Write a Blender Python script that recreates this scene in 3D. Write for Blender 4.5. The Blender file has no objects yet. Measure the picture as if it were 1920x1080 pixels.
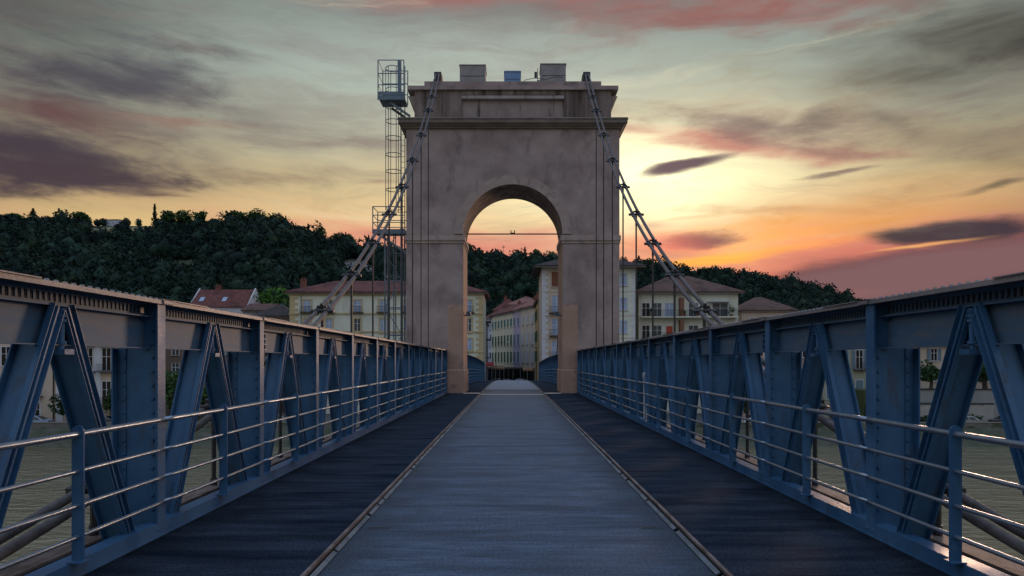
import bpy, bmesh, math, random
import numpy as np
from mathutils import Vector, Matrix
random.seed(7); RNG = np.random.RandomState(11)
SC = bpy.context.scene; COL = SC.collection
PI = math.pi; R = math.radians

# ------------------------------------------------------------------ camera
F = 1280.0; U0 = 959.0; V0 = 677.0; CZ = 1.65; CX = -0.04
cd = bpy.data.cameras.new('camera'); cam = bpy.data.objects.new('camera', cd); COL.objects.link(cam)
cam.location = (CX, 0, CZ); cam.rotation_euler = (PI/2, 0, 0)
cd.sensor_width = 36; cd.lens = 36*F/1920; cd.shift_y = (V0-540)/1920; cd.shift_x = (960-U0)/1920
cd.clip_start = 0.05; cd.clip_end = 6000
SC.camera = cam
SC.view_settings.view_transform = 'Standard'; SC.view_settings.look = 'None'
SC.view_settings.exposure = 0.0; SC.view_settings.gamma = 1

def at(u, v, Y): return Vector((CX+(u-U0)*Y/F, Y, CZ+(V0-v)*Y/F))
def X_(u, Y): return CX+(u-U0)*Y/F
def Z_(v, Y): return CZ+(V0-v)*Y/F
def lin(c): return tuple((x/255/12.92 if x/255 <= .04045 else ((x/255+.055)/1.055)**2.4) for x in c)

# ------------------------------------------------------------------ sky
SUN_AZ, SUN_EL = 32.0, 2.8
world = bpy.data.worlds.new('World'); SC.world = world; world.use_nodes = True
def sky():
    nt = world.node_tree; N = nt.nodes; L = nt.links; N.clear()
    def node(t, **k):
        n = N.new(t)
        for a, b in k.items(): setattr(n, a, b)
        return n
    def put(s, v):
        if hasattr(v, 'node'): L.new(v, s)
        else: s.default_value = v
    def m(op, a, b=0.0, c=0.0):
        n = node('ShaderNodeMath', operation=op); put(n.inputs[0], a); put(n.inputs[1], b); put(n.inputs[2], c); return n.outputs[0]
    def mix(f, a, b):
        n = node('ShaderNodeMix', data_type='RGBA'); put(n.inputs[0], f); put(n.inputs[6], a); put(n.inputs[7], b); return n.outputs[2]
    def rng(x, a, b, c=0., d=1., smooth=True):
        n = node('ShaderNodeMapRange', interpolation_type='SMOOTHSTEP' if smooth else 'LINEAR')
        put(n.inputs[0], x); n.inputs[1].default_value = a; n.inputs[2].default_value = b; n.inputs[3].default_value = c; n.inputs[4].default_value = d
        return n.outputs[0]
    tc = node('ShaderNodeTexCoord'); sx = node('ShaderNodeSeparateXYZ'); L.new(tc.outputs['Generated'], sx.inputs[0])
    az = m('MULTIPLY', m('ARCTAN2', sx.outputs[0], sx.outputs[1]), 180/PI)
    el = m('MULTIPLY', m('ARCSINE', sx.outputs[2]), 180/PI)
    def comb(x, y, z=0.0):
        n = node('ShaderNodeCombineXYZ'); put(n.inputs[0], x); put(n.inputs[1], y); put(n.inputs[2], z); return n.outputs[0]
    def noise(vec, sc, det, rough=.55, dist=0.):
        n = node('ShaderNodeTexNoise'); L.new(vec, n.inputs['Vector']); n.inputs['Scale'].default_value = sc
        n.inputs['Detail'].default_value = det; n.inputs['Roughness'].default_value = rough; n.inputs['Distortion'].default_value = dist
        return n
    # wind-drawn cloud space: long along the horizon, shallow in height, slightly tilted
    cv = comb(m('ADD', m('MULTIPLY', az, .055), m('MULTIPLY', el, -.03)), m('ADD', m('MULTIPLY', el, .22), m('MULTIPLY', az, .012)), 3.7)
    n1 = noise(cv, 1.3, 5, .5, .1); n2 = noise(cv, 2.6, 8, .62, .25)
    s1 = node('ShaderNodeSeparateColor'); L.new(n1.outputs['Color'], s1.inputs[0])
    wa = m('ADD', az, m('ADD', m('MULTIPLY', m('SUBTRACT', s1.outputs[0], .5), 11.), 0))
    we = m('ADD', el, m('MULTIPLY', m('SUBTRACT', s1.outputs[1], .5), 4.5))
    f2 = n2.outputs['Fac']
    # blob group
    g = bpy.data.node_groups.new('cloud_patch', 'ShaderNodeTree')
    for nm in ('A', 'E', 'Noise', 'ca', 'ce', 'ra', 're', 'cr', 'sr', 'edge', 'amt'):
        g.interface.new_socket(nm, in_out='INPUT', socket_type='NodeSocketFloat')
    g.interface.new_socket('Mask', in_out='OUTPUT', socket_type='NodeSocketFloat')
    gi = g.nodes.new('NodeGroupInput'); go = g.nodes.new('NodeGroupOutput')
    def gm(op, a, b=0.0):
        n = g.nodes.new('ShaderNodeMath'); n.operation = op
        for i, x in enumerate((a, b)):
            if hasattr(x, 'node'): g.links.new(x, n.inputs[i])
            else: n.inputs[i].default_value = x
        return n.outputs[0]
    I = gi.outputs
    dx = gm('SUBTRACT', I['A'], I['ca']); dy = gm('SUBTRACT', I['E'], I['ce'])
    rx = gm('DIVIDE', gm('ADD', gm('MULTIPLY', dx, I['cr']), gm('MULTIPLY', dy, I['sr'])), I['ra'])
    ry = gm('DIVIDE', gm('SUBTRACT', gm('MULTIPLY', dy, I['cr']), gm('MULTIPLY', dx, I['sr'])), I['re'])
    d = gm('SQRT', gm('ADD', gm('MULTIPLY', rx, rx), gm('MULTIPLY', ry, ry)))
    d = gm('SUBTRACT', d, gm('MULTIPLY', gm('SUBTRACT', I['Noise'], .5), gm('MULTIPLY', I['amt'], 1.0)))
    t = gm('DIVIDE', gm('SUBTRACT', 1.0, d), I['edge'])
    t.node.use_clamp = True
    t2 = gm('MULTIPLY', gm('MULTIPLY', t, t), gm('SUBTRACT', 3.0, gm('MULTIPLY', t, 2.0)))
    g.links.new(t2, go.inputs[0])
    def blob(cur, u, v, ru, rv, rot, col, alpha, edge=.8, amt=1.3, warp=1.0):
        edge = min(1.15, edge*1.3+.05); amt *= 1.15; ru *= 1.22; rv *= 1.22
        a0 = math.degrees(math.atan((u-U0)/F)); e0 = math.degrees(math.atan((V0-v)/F*math.cos(R(a0))))
        k = 180/PI/F*math.cos(R(a0))**2
        n = node('ShaderNodeGroup'); n.node_tree = g
        if warp == 1.0: A, E = wa, we
        else:
            A = m('ADD', az, m('MULTIPLY', m('SUBTRACT', wa, az), warp)); E = m('ADD', el, m('MULTIPLY', m('SUBTRACT', we, el), warp))
        L.new(A, n.inputs['A']); L.new(E, n.inputs['E']); L.new(f2, n.inputs['Noise'])
        for nm, val in (('ca', a0), ('ce', e0), ('ra', ru*k), ('re', rv*180/PI/F*math.cos(R(a0))), ('cr', math.cos(R(rot))), ('sr', math.sin(R(rot))), ('edge', edge), ('amt', amt)):
            n.inputs[nm].default_value = val
        return mix(m('MULTIPLY', n.outputs[0], alpha), cur, (*lin(col), 1))
    def ramp(x, stops, lo, hi):
        n = node('ShaderNodeValToRGB'); L.new(rng(x, lo, hi, smooth=False), n.inputs[0]); cr = n.color_ramp
        while len(cr.elements) > 1: cr.elements.remove(cr.elements[-1])
        for i, (p, c) in enumerate(stops):
            e = cr.elements[0] if i == 0 else cr.elements.new((p-lo)/(hi-lo))
            e.position = (p-lo)/(hi-lo); e.color = (*c, 1)
        return n.outputs[0]
    base = ramp(m('ADD', el, m('MULTIPLY', m('SUBTRACT', f2, .5), 3.0)), [(-6, lin((120, 80, 72))), (3, lin((205, 118, 100))), (8.8, lin((226, 146, 130))), (10.2, lin((232, 166, 142))), (11.4, lin((236, 202, 156))), (13.8, lin((214, 196, 156))),
              (17.5, lin((186, 184, 166))), (21.5, lin((176, 184, 174))), (25, lin((158, 166, 160))), (29, lin((136, 140, 138))), (40, lin((120, 135, 158))), (62, lin((112, 140, 190))), (90, lin((105, 138, 196)))], -6, 90)
    c = base
    # dim towards the sides
    side = m('MULTIPLY', rng(m('ABSOLUTE', m('SUBTRACT', az, 4)), 16, 42), .62)
    sidef = rng(el, 5, 32, .55, 1.15); c = mix(m('MULTIPLY', side, sidef), c, (*lin((96, 98, 92)), 1))
    B = [ (90, 290, 480, 150, 0, (116, 100, 104), .75, 1.15, 1.2, 1), (190, 140, 360, 110, 4, (112, 108, 110), .6, 1.15, 1.3, 1), (1760, 100, 420, 120, 0, (112, 106, 98), .6, 1.15, 1.0, 1),
        (1420, 245, 400, 80, -8, (168, 132, 122), .6, 1.15, 1.3, 1), (1700, 260, 330, 60, -10, (140, 124, 110), .5, 1.15, 1.2, 1), (960, 8, 900, 40, 0, (140, 122, 122), .6, 1.1, 1.0, 1),
        # u, v, ru, rv, rot, colour, alpha, edge, noise, warp
        (1180, 330, 520, 190, 0, (250, 234, 186), .75, 1.0, .5, .6),
        (1225, 330, 270, 120, 0, (255, 254, 210), 1.0, 1.0, .5, .5),
        (250, 425, 560, 80, 0, (230, 204, 152), 1.0, 1.0, .5, .5), (1750, 560, 420, 80, 0, (150, 106, 100), .9, 1.0, .4, .4),
        (1000, 120, 420, 90, 0, (196, 204, 194), .6, 1.0, .5, .5),
        (60, 10, 420, 90, 0, (84, 84, 84), .75, 1.0, .8, 1),
        (250, 150, 220, 52, 6, (92, 86, 96), .92, .75, 1.7, 1),
        (400, 106, 120, 13, 3, (104, 92, 98), .8, .8, 1.2, .6),
        (130, 232, 250, 34, 2, (118, 86, 88), .8, .8, 1.5, .9),
        (370, 232, 130, 14, 7, (158, 116, 108), .75, .8, 1.6, .7),
        (60, 285, 260, 46, 0, (88, 80, 90), .9, .7, 1.4, .8),
        (130, 338, 260, 34, 2, (96, 84, 90), 1.0, .5, 1.5, .8),
        (290, 366, 75, 7, 3, (110, 92, 92), .8, .7, 1.4, .5),
        (520, 262, 300, 30, 2, (160, 150, 138), .7, .9, 1.8, 1),
        (560, 330, 200, 18, 4, (164, 144, 124), .7, .9, 2.0, .9),
        (690, 262, 80, 22, 0, (138, 124, 122), .6, .9, 1.4, .8),
        (715, 340, 50, 8, 5, (150, 125, 118), .7, .8, 1.2, .5),
        (1360, 225, 260, 34, -9, (128, 106, 106), .9, .75, 1.5, .8),
        (1340, 262, 310, 30, -11, (192, 122, 112), .95, .75, 1.2, .7),
        (1525, 214, 55, 30, 0, (122, 108, 104), .75, .9, 1.3, .6),
        (1510, 272, 170, 15, -14, (138, 114, 110), .85, .8, 1.3, .6),
        (1670, 222, 90, 24, -28, (132, 124, 112), .7, .9, 1.3, .7),
        (1290, 314, 100, 12, 8, (112, 90, 98), .98, .45, .9, .3),
        (1560, 322, 80, 6, 4, (142, 122, 110), .8, .6, 1.1, .4),
        (1360, 22, 440, 46, -3, (178, 116, 110), .85, .85, 1.5, 1),
        (900, 4, 420, 30, 0, (176, 128, 124), .75, .9, 1.5, .9),
        (1920, 60, 330, 90, 0, (88, 84, 80), .8, 1.0, .9, .8),
        (1910, 92, 110, 26, 0, (70, 70, 66), .8, .9, 1.0, .8),
        (1650, 385, 360, 60, -3, (222, 178, 126), .75, 1.0, 1.0, .6),
        (1860, 350, 90, 8, 9, (118, 108, 92), .75, .6, 1.4, .5),
        (1450, 440, 330, 50, 3, (250, 176, 96), .95, .9, .9, .5),
        (1260, 462, 110, 30, 0, (232, 124, 112), .85, .9, .9, .5),
        (1320, 452, 95, 16, 4, (134, 92, 96), .85, .7, 1.4, .5),
        (1220, 425, 50, 9, 0, (190, 130, 118), .6, .8, 1.2, .5),
        (1345, 487, 130, 13, 3, (255, 190, 70), 1.0, .6, .8, .3),
        (1460, 472, 200, 14, 5, (255, 170, 96), .9, .8, .9, .4),
        (1700, 520, 440, 50, 7, (140, 98, 100), 1.0, .3, .55, .3),
        (1790, 437, 168, 22, 1, (92, 78, 86), 1.0, .4, .8, .35),
        (1730, 463, 130, 4.5, 5, (250, 190, 128), .9, .7, .8, .25),
        (1600, 552, 70, 10, 0, (228, 142, 106), .75, .9, 1.0, .4),
    ]
    for b in B: c = blob(c, *b)
    # overall lift of the clear sky
    c = mix(m('MULTIPLY', m('SUBTRACT', f2, .5), rng(el, 3, 30, .7, .5)), c, (*lin((70, 58, 62)), 1))
    sv3 = comb(m('ADD', m('MULTIPLY', wa, .05), m('MULTIPLY', we, .06)), m('SUBTRACT', m('MULTIPLY', we, .42), m('MULTIPLY', wa, .018)), 9.1); n3 = noise(sv3, .8, 9, .64, .25).outputs['Fac']
    c = mix(m('MULTIPLY', rng(n3, .48, .70), .38), c, (*lin((132, 112, 112)), 1))
    c = mix(m('MULTIPLY', m('MULTIPLY', rng(n3, .48, .30), .30), rng(m('ABSOLUTE', m('SUBTRACT', az, 3)), 38, 14)), c, (*lin((240, 226, 196)), 1))
    def add_glow(cur, u, v, ru, rv, col, k):
        a0 = math.degrees(math.atan((u-U0)/F)); e0 = math.degrees(math.atan((V0-v)/F*math.cos(R(a0)))); q = 180/PI/F*math.cos(R(a0))**2
        dx = m('DIVIDE', m('SUBTRACT', wa, a0), ru*q); dy = m('DIVIDE', m('SUBTRACT', we, e0), rv*180/PI/F)
        f = m('EXPONENT', m('MULTIPLY', m('ADD', m('MULTIPLY', dx, dx), m('MULTIPLY', dy, dy)), -1.0))
        n = node('ShaderNodeMix', data_type='RGBA', blend_type='ADD'); L.new(m('MULTIPLY', f, k), n.inputs[0]); L.new(cur, n.inputs[6]); n.inputs[7].default_value = (*col, 1); return n.outputs[2]
    gm_ = node('ShaderNodeGamma'); L.new(c, gm_.inputs[0]); gm_.inputs[1].default_value = 1.22; c = gm_.outputs[0]
    c = add_glow(c, 1235, 335, 250, 95, (1.0, .88, .55), .42); c = add_glow(c, 1060, 300, 420, 150, (1.0, .9, .65), .10); c = add_glow(c, 1345, 470, 190, 32, (1.0, .50, .12), .30); c = add_glow(c, 560, 110, 500, 90, (.75, .95, .9), .07)
    for b in [(1290, 314, 92, 11, 8, (104, 82, 92), .9, .5, .9, .3), (1350, 262, 300, 28, -11, (186, 116, 106), .55, .8, 1.3, .8), (1370, 236, 250, 26, -9, (122, 100, 102), .5, .8, 1.5, .8), (1320, 452, 95, 15, 4, (128, 84, 88), .75, .7, 1.4, .5), (1255, 462, 100, 26, 0, (226, 118, 108), .6, .9, 1.0, .5),
              (1700, 522, 400, 44, 7, (132, 98, 100), .85, .4, .55, .3), (1560, 323, 80, 6, 4, (142, 120, 108), .6, .6, 1.1, .4), (1480, 395, 240, 10, -4, (214, 158, 112), .6, .9, 1.8, .6), (1340, 405, 160, 6, 3, (232, 186, 130), .5, .9, 1.6, .5)]: c = blob(c, *b)
    # away from the sunset: cool dusk sky
    back = ramp(el, [(-10, (.02, .024, .03)), (4, (.03, .035, .045)), (11, (.27, .26, .28)), (25, (.56, .57, .64)), (45, (.52, .66, .92)), (90, (.44, .66, 1.10))], -10, 90)
    sk = node('ShaderNodeTexSky', sky_type='NISHITA'); sk.sun_disc = False; sk.sun_elevation = R(3); sk.sun_rotation = R(SUN_AZ)
    nk = node('ShaderNodeMix', data_type='RGBA', blend_type='ADD'); nk.inputs[0].default_value = .06; L.new(back, nk.inputs[6]); L.new(sk.outputs[0], nk.inputs[7])
    horiz = m('DIVIDE', sx.outputs[1], m('SQRT', m('ADD', m('ADD', m('MULTIPLY', sx.outputs[0], sx.outputs[0]), m('MULTIPLY', sx.outputs[1], sx.outputs[1])), 1e-5)))
    c = mix(rng(horiz, .70, -.1), c, nk.outputs[2])
    c = mix(rng(el, 30, 60), c, nk.outputs[2])
    c = mix(rng(el, 0, -6), c, (.03, .035, .045, 1))
    bg = node('ShaderNodeBackground'); L.new(c, bg.inputs[0]); bg.inputs[1].default_value = 1.0
    o = node('ShaderNodeOutputWorld'); L.new(bg.outputs[0], o.inputs[0])
sky()
world.cycles.sampling_method = 'MANUAL'; world.cycles.sample_map_resolution = 512
sd = bpy.data.lights.new('sun', 'SUN'); sd.energy = 2.4; sd.angle = R(13); sd.color = (1, .64, .44)
so = bpy.data.objects.new('sun', sd); COL.objects.link(so)
sv = Vector((math.sin(R(SUN_AZ))*math.cos(R(SUN_EL)), math.cos(R(SUN_AZ))*math.cos(R(SUN_EL)), math.sin(R(SUN_EL))))
so.rotation_euler = sv.to_track_quat('Z', 'Y').to_euler()

# ------------------------------------------------------------------ materials
MATS = {}
def mat(name, col, rough=.7, metal=0., n=None, col2=None, scale=(1, 1, 1), detail=5, lo=.35, hi=.65, bump=0., bscale=None, spec=.5, col3=None, s3=(1, 1, 1), lo3=.55, hi3=.7, island=0., emit=None, coat=0., rvar=0., grain=0., edge=None):
    """principled material; colour drifts between col and col2 with world-space noise, stains of col3"""
    if name in MATS: return MATS[name]
    m = bpy.data.materials.new(name); MATS[name] = m; m.use_nodes = True
    nt = m.node_tree; N = nt.nodes; L = nt.links; P = N['Principled BSDF']
    P.inputs['Base Color'].default_value = (*col, 1); P.inputs['Roughness'].default_value = rough; P.inputs['Metallic'].default_value = metal
    P.inputs['Specular IOR Level'].default_value = spec
    if coat: P.inputs['Coat Weight'].default_value = coat; P.inputs['Coat Roughness'].default_value = .25
    g = N.new('ShaderNodeNewGeometry')
    def noise(sc, det, dist=0.):
        mp = N.new('ShaderNodeMapping'); mp.inputs['Scale'].default_value = sc; L.new(g.outputs['Position'], mp.inputs[0])
        t = N.new('ShaderNodeTexNoise'); t.inputs['Scale'].default_value = 1; t.inputs['Detail'].default_value = det; t.inputs['Roughness'].default_value = .6; t.inputs['Distortion'].default_value = dist
        L.new(mp.outputs[0], t.inputs[0]); return t.outputs['Fac']
    def rg(x, a, b, c=0., d=1.):
        r = N.new('ShaderNodeMapRange'); L.new(x, r.inputs[0]); r.inputs[1].default_value = a; r.inputs[2].default_value = b; r.inputs[3].default_value = c; r.inputs[4].default_value = d; return r.outputs[0]
    def mx(f, a, b, mode='MIX'):
        x = N.new('ShaderNodeMix'); x.data_type = 'RGBA'; x.blend_type = mode
        L.new(f, x.inputs[0]) if hasattr(f, 'node') else setattr(x.inputs[0], 'default_value', f)
        for i, s in ((6, a), (7, b)):
            if hasattr(s, 'node'): L.new(s, x.inputs[i])
            else: x.inputs[i].default_value = (*s, 1)
        return x.outputs[2]
    cur = None
    if col2:
        f = noise(scale, detail); cur = mx(rg(f, lo, hi), col, col2)
        if rvar: L.new(rg(f, lo, hi, rough-rvar, rough+rvar), P.inputs['Roughness'])
    if col3: cur = mx(rg(noise(s3, 6, .3), lo3, hi3), cur if cur else col, col3)
    if island: 
        v = rg(g.outputs['Random Per Island'], 0, 1, 1-island, 1+island); w = N.new('ShaderNodeCombineColor')
        for i in range(3): L.new(v, w.inputs[i])
        cur = mx(1.0, cur if cur else col, w.outputs[0], 'MULTIPLY')
    if edge:      # dirt by the lane kerbs, darker walkways beside the girders: (|x| start, |x| full, colour)
        sx = N.new('ShaderNodeSeparateXYZ'); L.new(g.outputs['Position'], sx.inputs[0]); ab = N.new('ShaderNodeMath'); ab.operation = 'ABSOLUTE'; L.new(sx.outputs[0], ab.inputs[0])
        ad = N.new('ShaderNodeMath'); ad.operation = 'ADD'; L.new(ab.outputs[0], ad.inputs[0]); L.new(rg(noise((1.5, 1.1, 1), 6), .3, .7, -.28, .28), ad.inputs[1])
        ff = rg(ad.outputs[0], edge[0], edge[1], 0, .8); cur = mx(ff, cur if cur else col, edge[2])
    if grain:
        v = rg(noise((38, 38, 38), 3), .3, .7, 1-grain, 1+grain); w = N.new('ShaderNodeCombineColor')
        for i in range(3): L.new(v, w.inputs[i])
        cur = mx(1.0, cur if cur else col, w.outputs[0], 'MULTIPLY')
    if cur: L.new(cur, P.inputs['Base Color'])
    if bump:
        b = N.new('ShaderNodeBump'); b.inputs['Strength'].default_value = bump; b.inputs['Distance'].default_value = .02
        L.new(noise(bscale or scale, 6), b.inputs['Height']); L.new(b.outputs[0], P.inputs['Normal'])
    if emit: P.inputs['Emission Color'].default_value = (*emit[0], 1); P.inputs['Emission Strength'].default_value = emit[1]
    return m
BLUE = mat('blue_steel_paint', (.028, .090, .185), .45, 0, col2=(.052, .132, .240), scale=(2, 2, 2), spec=.25, bump=.15, bscale=(35, 35, 35), col3=(.055, .055, .06), s3=(5, 5, 1.6), lo3=.56, hi3=.76, rvar=.08)
BLUED = BLUE
WEBP = mat('weathered_blue_paint', (.055, .115, .195), .6, 0, spec=.25, col2=(.085, .135, .19), scale=(.8, .8, 9), bump=.12, bscale=(6, 6, 90), col3=(.15, .14, .14), s3=(2, 3, 14), lo3=.5, hi3=.8)
TOPP = mat('weathered_top_flange_paint', (.14, .14, .16), .45, 0, col2=(.24, .21, .20), scale=(3, 1.2, 3), bump=.5, bscale=(20, 20, 20), col3=(.20, .11, .07), s3=(6, 3, 6), lo3=.58, hi3=.72)
RAIL = mat('brushed_rail_steel', (.34, .39, .45), .34, .75, col2=(.22, .28, .36), scale=(6, 3, 6), bump=.02, bscale=(30, 3, 30), rvar=.05)
STRAND = mat('wrapped_cable', (.070, .058, .056), .7, .0, col2=(.13, .108, .10), scale=(9, 9, 9), bump=.5, bscale=(5, 40, 40))
DARKST = mat('dark_cast_iron', (.03, .03, .035), .55, .3, col2=(.05, .045, .045), scale=(10, 10, 10))
RUST = mat('rusty_steel', (.10, .062, .048), .7, .1, col2=(.21, .16, .14), scale=(9, 2.5, 9), bump=.4, bscale=(40, 20, 40), lo=.4, hi=.6)
GALV = mat('galvanised_steel', (.09, .13, .17), .5, .3, col2=(.13, .17, .21), scale=(4, 4, 4))
def asphalt(name, a, b, rough, streak, s3=None, spec=.3, edge=None):
    return mat(name, a, rough, 0, col2=b, scale=streak, detail=7, lo=.38, hi=.62, bump=.7, bscale=(45, 45, 45), grain=.5, edge=edge, col3=s3, s3=(.45, 3.2, 1), lo3=.46, hi3=.66, rvar=.05, spec=spec)
LANE = asphalt('centre_lane_asphalt', (.036, .062, .100), (.086, .125, .180), .62, (2.2, 16, 1), (.028, .048, .080), edge=(.95, 1.6, (.022, .034, .048)))
WALK = asphalt('walkway_asphalt', (.019, .027, .040), (.033, .045, .064), .95, (1.2, 4.0, 1), (.007, .013, .024), .03, edge=(2.9, 3.45, (.008, .010, .013)))
STONE = mat('pinkish_stone_render', (.245, .185, .172), .9, 0, col2=(.36, .28, .262), scale=(.7, .7, .8), detail=9, lo=.36, hi=.64, bump=.8, bscale=(6, 6, 6), grain=.0, col3=(.17, .125, .12), s3=(1.3, 1.3, .6), lo3=.52, hi3=.72)
STONEP = mat('bare_pink_stone', (.33, .205, .15), .85, 0, col2=(.40, .26, .20), scale=(1, 1, 1), bump=.5, bscale=(9, 9, 9), col3=(.24, .16, .13), s3=(2, 2, 2))
STONEL = mat('pale_arch_stone', (.30, .225, .20), .85, 0, col2=(.38, .30, .27), scale=(1.5, 1.5, 1.5), bump=.4, bscale=(9, 9, 9), col3=(.2, .16, .15), s3=(2, 2, 2))
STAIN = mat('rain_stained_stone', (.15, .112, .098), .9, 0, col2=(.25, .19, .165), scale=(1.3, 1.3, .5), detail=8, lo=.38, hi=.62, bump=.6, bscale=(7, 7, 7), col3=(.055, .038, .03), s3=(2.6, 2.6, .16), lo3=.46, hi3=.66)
PANEL = mat('panel_render_with_runs', (.22, .17, .155), .9, 0, col2=(.30, .235, .215), scale=(.9, .9, .9), detail=8, lo=.38, hi=.62, bump=.6, bscale=(7, 7, 7), col3=(.07, .055, .048), s3=(3.2, 3.2, .28), lo3=.56, hi3=.66)
LEDGE = mat('ledge_stone', (.27, .23, .21), .85, 0, col2=(.36, .32, .30), scale=(2, 2, 2), bump=.3, bscale=(9, 9, 9), col3=(.12, .10, .09), s3=(4, 4, .6), lo3=.55, hi3=.7)

# ------------------------------------------------------------------ mesh helpers
def dz(y): return 0.0 if y < 38 else -.00036*(min(y, 85)-38)**2
class MB:
    def __init__(s): s.v = []; s.f = []
    def add(s, vs, fs):
        o = len(s.v); s.v += [tuple(p) for p in vs]; s.f += [tuple(i+o for i in q) for q in fs]; return s
    def box(s, x0, x1, y0, y1, z0, z1):
        x0, x1 = sorted((x0, x1)); y0, y1 = sorted((y0, y1)); z0, z1 = sorted((z0, z1))
        return s.add([(x0, y0, z0), (x1, y0, z0), (x1, y1, z0), (x0, y1, z0), (x0, y0, z1), (x1, y0, z1), (x1, y1, z1), (x0, y1, z1)],
                     [(3, 2, 1, 0), (4, 5, 6, 7), (0, 1, 5, 4), (1, 2, 6, 5), (2, 3, 7, 6), (3, 0, 4, 7)])
    def frus(s, a, b, z0, z1):      # a, b = (x0,x1,y0,y1) at the bottom and top
        return s.add([(a[0], a[2], z0), (a[1], a[2], z0), (a[1], a[3], z0), (a[0], a[3], z0), (b[0], b[2], z1), (b[1], b[2], z1), (b[1], b[3], z1), (b[0], b[3], z1)],
                     [(3, 2, 1, 0), (4, 5, 6, 7), (0, 1, 5, 4), (1, 2, 6, 5), (2, 3, 7, 6), (3, 0, 4, 7)])
    def bar(s, p, q, w, h, up=(0, 0, 1)):   # w across, h along 'up'
        p = Vector(p); q = Vector(q); d = (q-p).normalized(); up = Vector(up); a = d.cross(up).normalized(); b = a.cross(d).normalized()
        vs = [c+a*(i*w/2)+b*(j*h/2) for c in (p, q) for i, j in ((-1, -1), (1, -1), (1, 1), (-1, 1))]
        return s.add(vs, [(0, 1, 2, 3), (7, 6, 5, 4), (0, 4, 5, 1), (1, 5, 6, 2), (2, 6, 7, 3), (3, 7, 4, 0)])
    def tube(s, pts, r, n=8, closed=False):
        pts = [Vector(p) for p in pts]; k = len(pts); rs = r if isinstance(r, (list, tuple)) else [r]*k; vs = []; ref = None
        for i, p in enumerate(pts):
            if closed: d = (pts[(i+1) % k]-pts[i-1]).normalized()
            else: d = (pts[min(i+1, k-1)]-pts[max(i-1, 0)]).normalized()
            if ref is None: ref = Vector((0, 0, 1)) if abs(d.z) < .9 else Vector((1, 0, 0))
            a = d.cross(ref).normalized(); b = a.cross(d).normalized()
            vs += [p+a*rs[i]*math.cos(2*PI*j/n)+b*rs[i]*math.sin(2*PI*j/n) for j in range(n)]
        fs = []
        for i in range(k if closed else k-1):
            i2 = (i+1) % k
            for j in range(n): fs.append((i*n+j, i2*n+j, i2*n+(j+1) % n, i*n+(j+1) % n))
        if not closed: fs += [tuple(range(n)), tuple((k-1)*n+j for j in reversed(range(n)))]
        return s.add(vs, fs)
    def dome(s, c, nrm, r, n=6, h=.6):
        c = Vector(c); d = Vector(nrm).normalized(); ref = Vector((0, 0, 1)) if abs(d.z) < .9 else Vector((1, 0, 0)); a = d.cross(ref).normalized(); b = a.cross(d)
        vs = [c+a*r*math.cos(2*PI*j/n)+b*r*math.sin(2*PI*j/n) for j in range(n)]+[c+d*r*h*.8+a*r*.6*math.cos(2*PI*j/n)+b*r*.6*math.sin(2*PI*j/n) for j in range(n)]
        return s.add(vs, [(j, (j+1) % n, n+(j+1) % n, n+j) for j in range(n)]+[tuple(range(n, 2*n))])
    def prism(s, poly, y0, y1):      # poly in (x,z), extruded along y
        n = len(poly); return s.add([(x, y0, z) for x, z in poly]+[(x, y1, z) for x, z in poly],
            [tuple(range(n)), tuple(range(2*n-1, n-1, -1))]+[(j, j+n, (j+1) % n+n, (j+1) % n) for j in range(n)])
    def prismx(s, poly, x0, x1):     # poly in (y,z), extruded along x
        n = len(poly); return s.add([(x0, y, z) for y, z in poly]+[(x1, y, z) for y, z in poly],
            [tuple(range(n)), tuple(range(2*n-1, n-1, -1))]+[(j, j+n, (j+1) % n+n, (j+1) % n) for j in range(n)])
    def mesh(s, name, m, bend=False, smooth=False):
        if bend: s.v = [(x, y, z+dz(y)) for x, y, z in s.v]
        me = bpy.data.meshes.new(name); me.from_pydata(s.v, [], s.f); me.update()
        bm = bmesh.new(); bm.from_mesh(me); bmesh.ops.recalc_face_normals(bm, faces=bm.faces); bm.to_mesh(me); bm.free()
        if smooth: me.polygons.foreach_set('use_smooth', [True]*len(me.polygons))
        me.materials.append(m); return me
    def build(s, name, m, parent=None, bend=False, smooth=False, **k):
        return link(name, s.mesh(name, m, bend, smooth), parent, **k)
def link(name, me, parent=None, loc=None, label=None, cat=None, group=None, kind=None, rz=0):
    o = bpy.data.objects.new(name, me); COL.objects.link(o)
    if parent: o.parent = parent
    if loc is not None: o.location = loc
    if rz: o.rotation_euler = (0, 0, rz)
    return tag(o, label, cat, group, kind)
def tag(o, label=None, cat=None, group=None, kind=None):
    for a, b in (('label', label), ('category', cat), ('group', group), ('kind', kind)):
        if b: o[a] = b
    return o
def empty(name, label, cat, loc=(0, 0, 0), rz=0, group=None):
    return link(name, None, None, loc, label, cat, group, rz=rz)
def copy_tree(o, parent=None):
    c = o.copy(); COL.objects.link(c); c.parent = parent
    for ch in list(o.children): copy_tree(ch, c)
    return c

# ================================================================== THE BRIDGE
HW = 3.35; PITCH = 2.6; P0 = 6.46
XW = HW+.16      # chord web plane
def place(obj, y): obj.location = Vector(obj.location)+Vector((0, y, 0))
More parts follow.
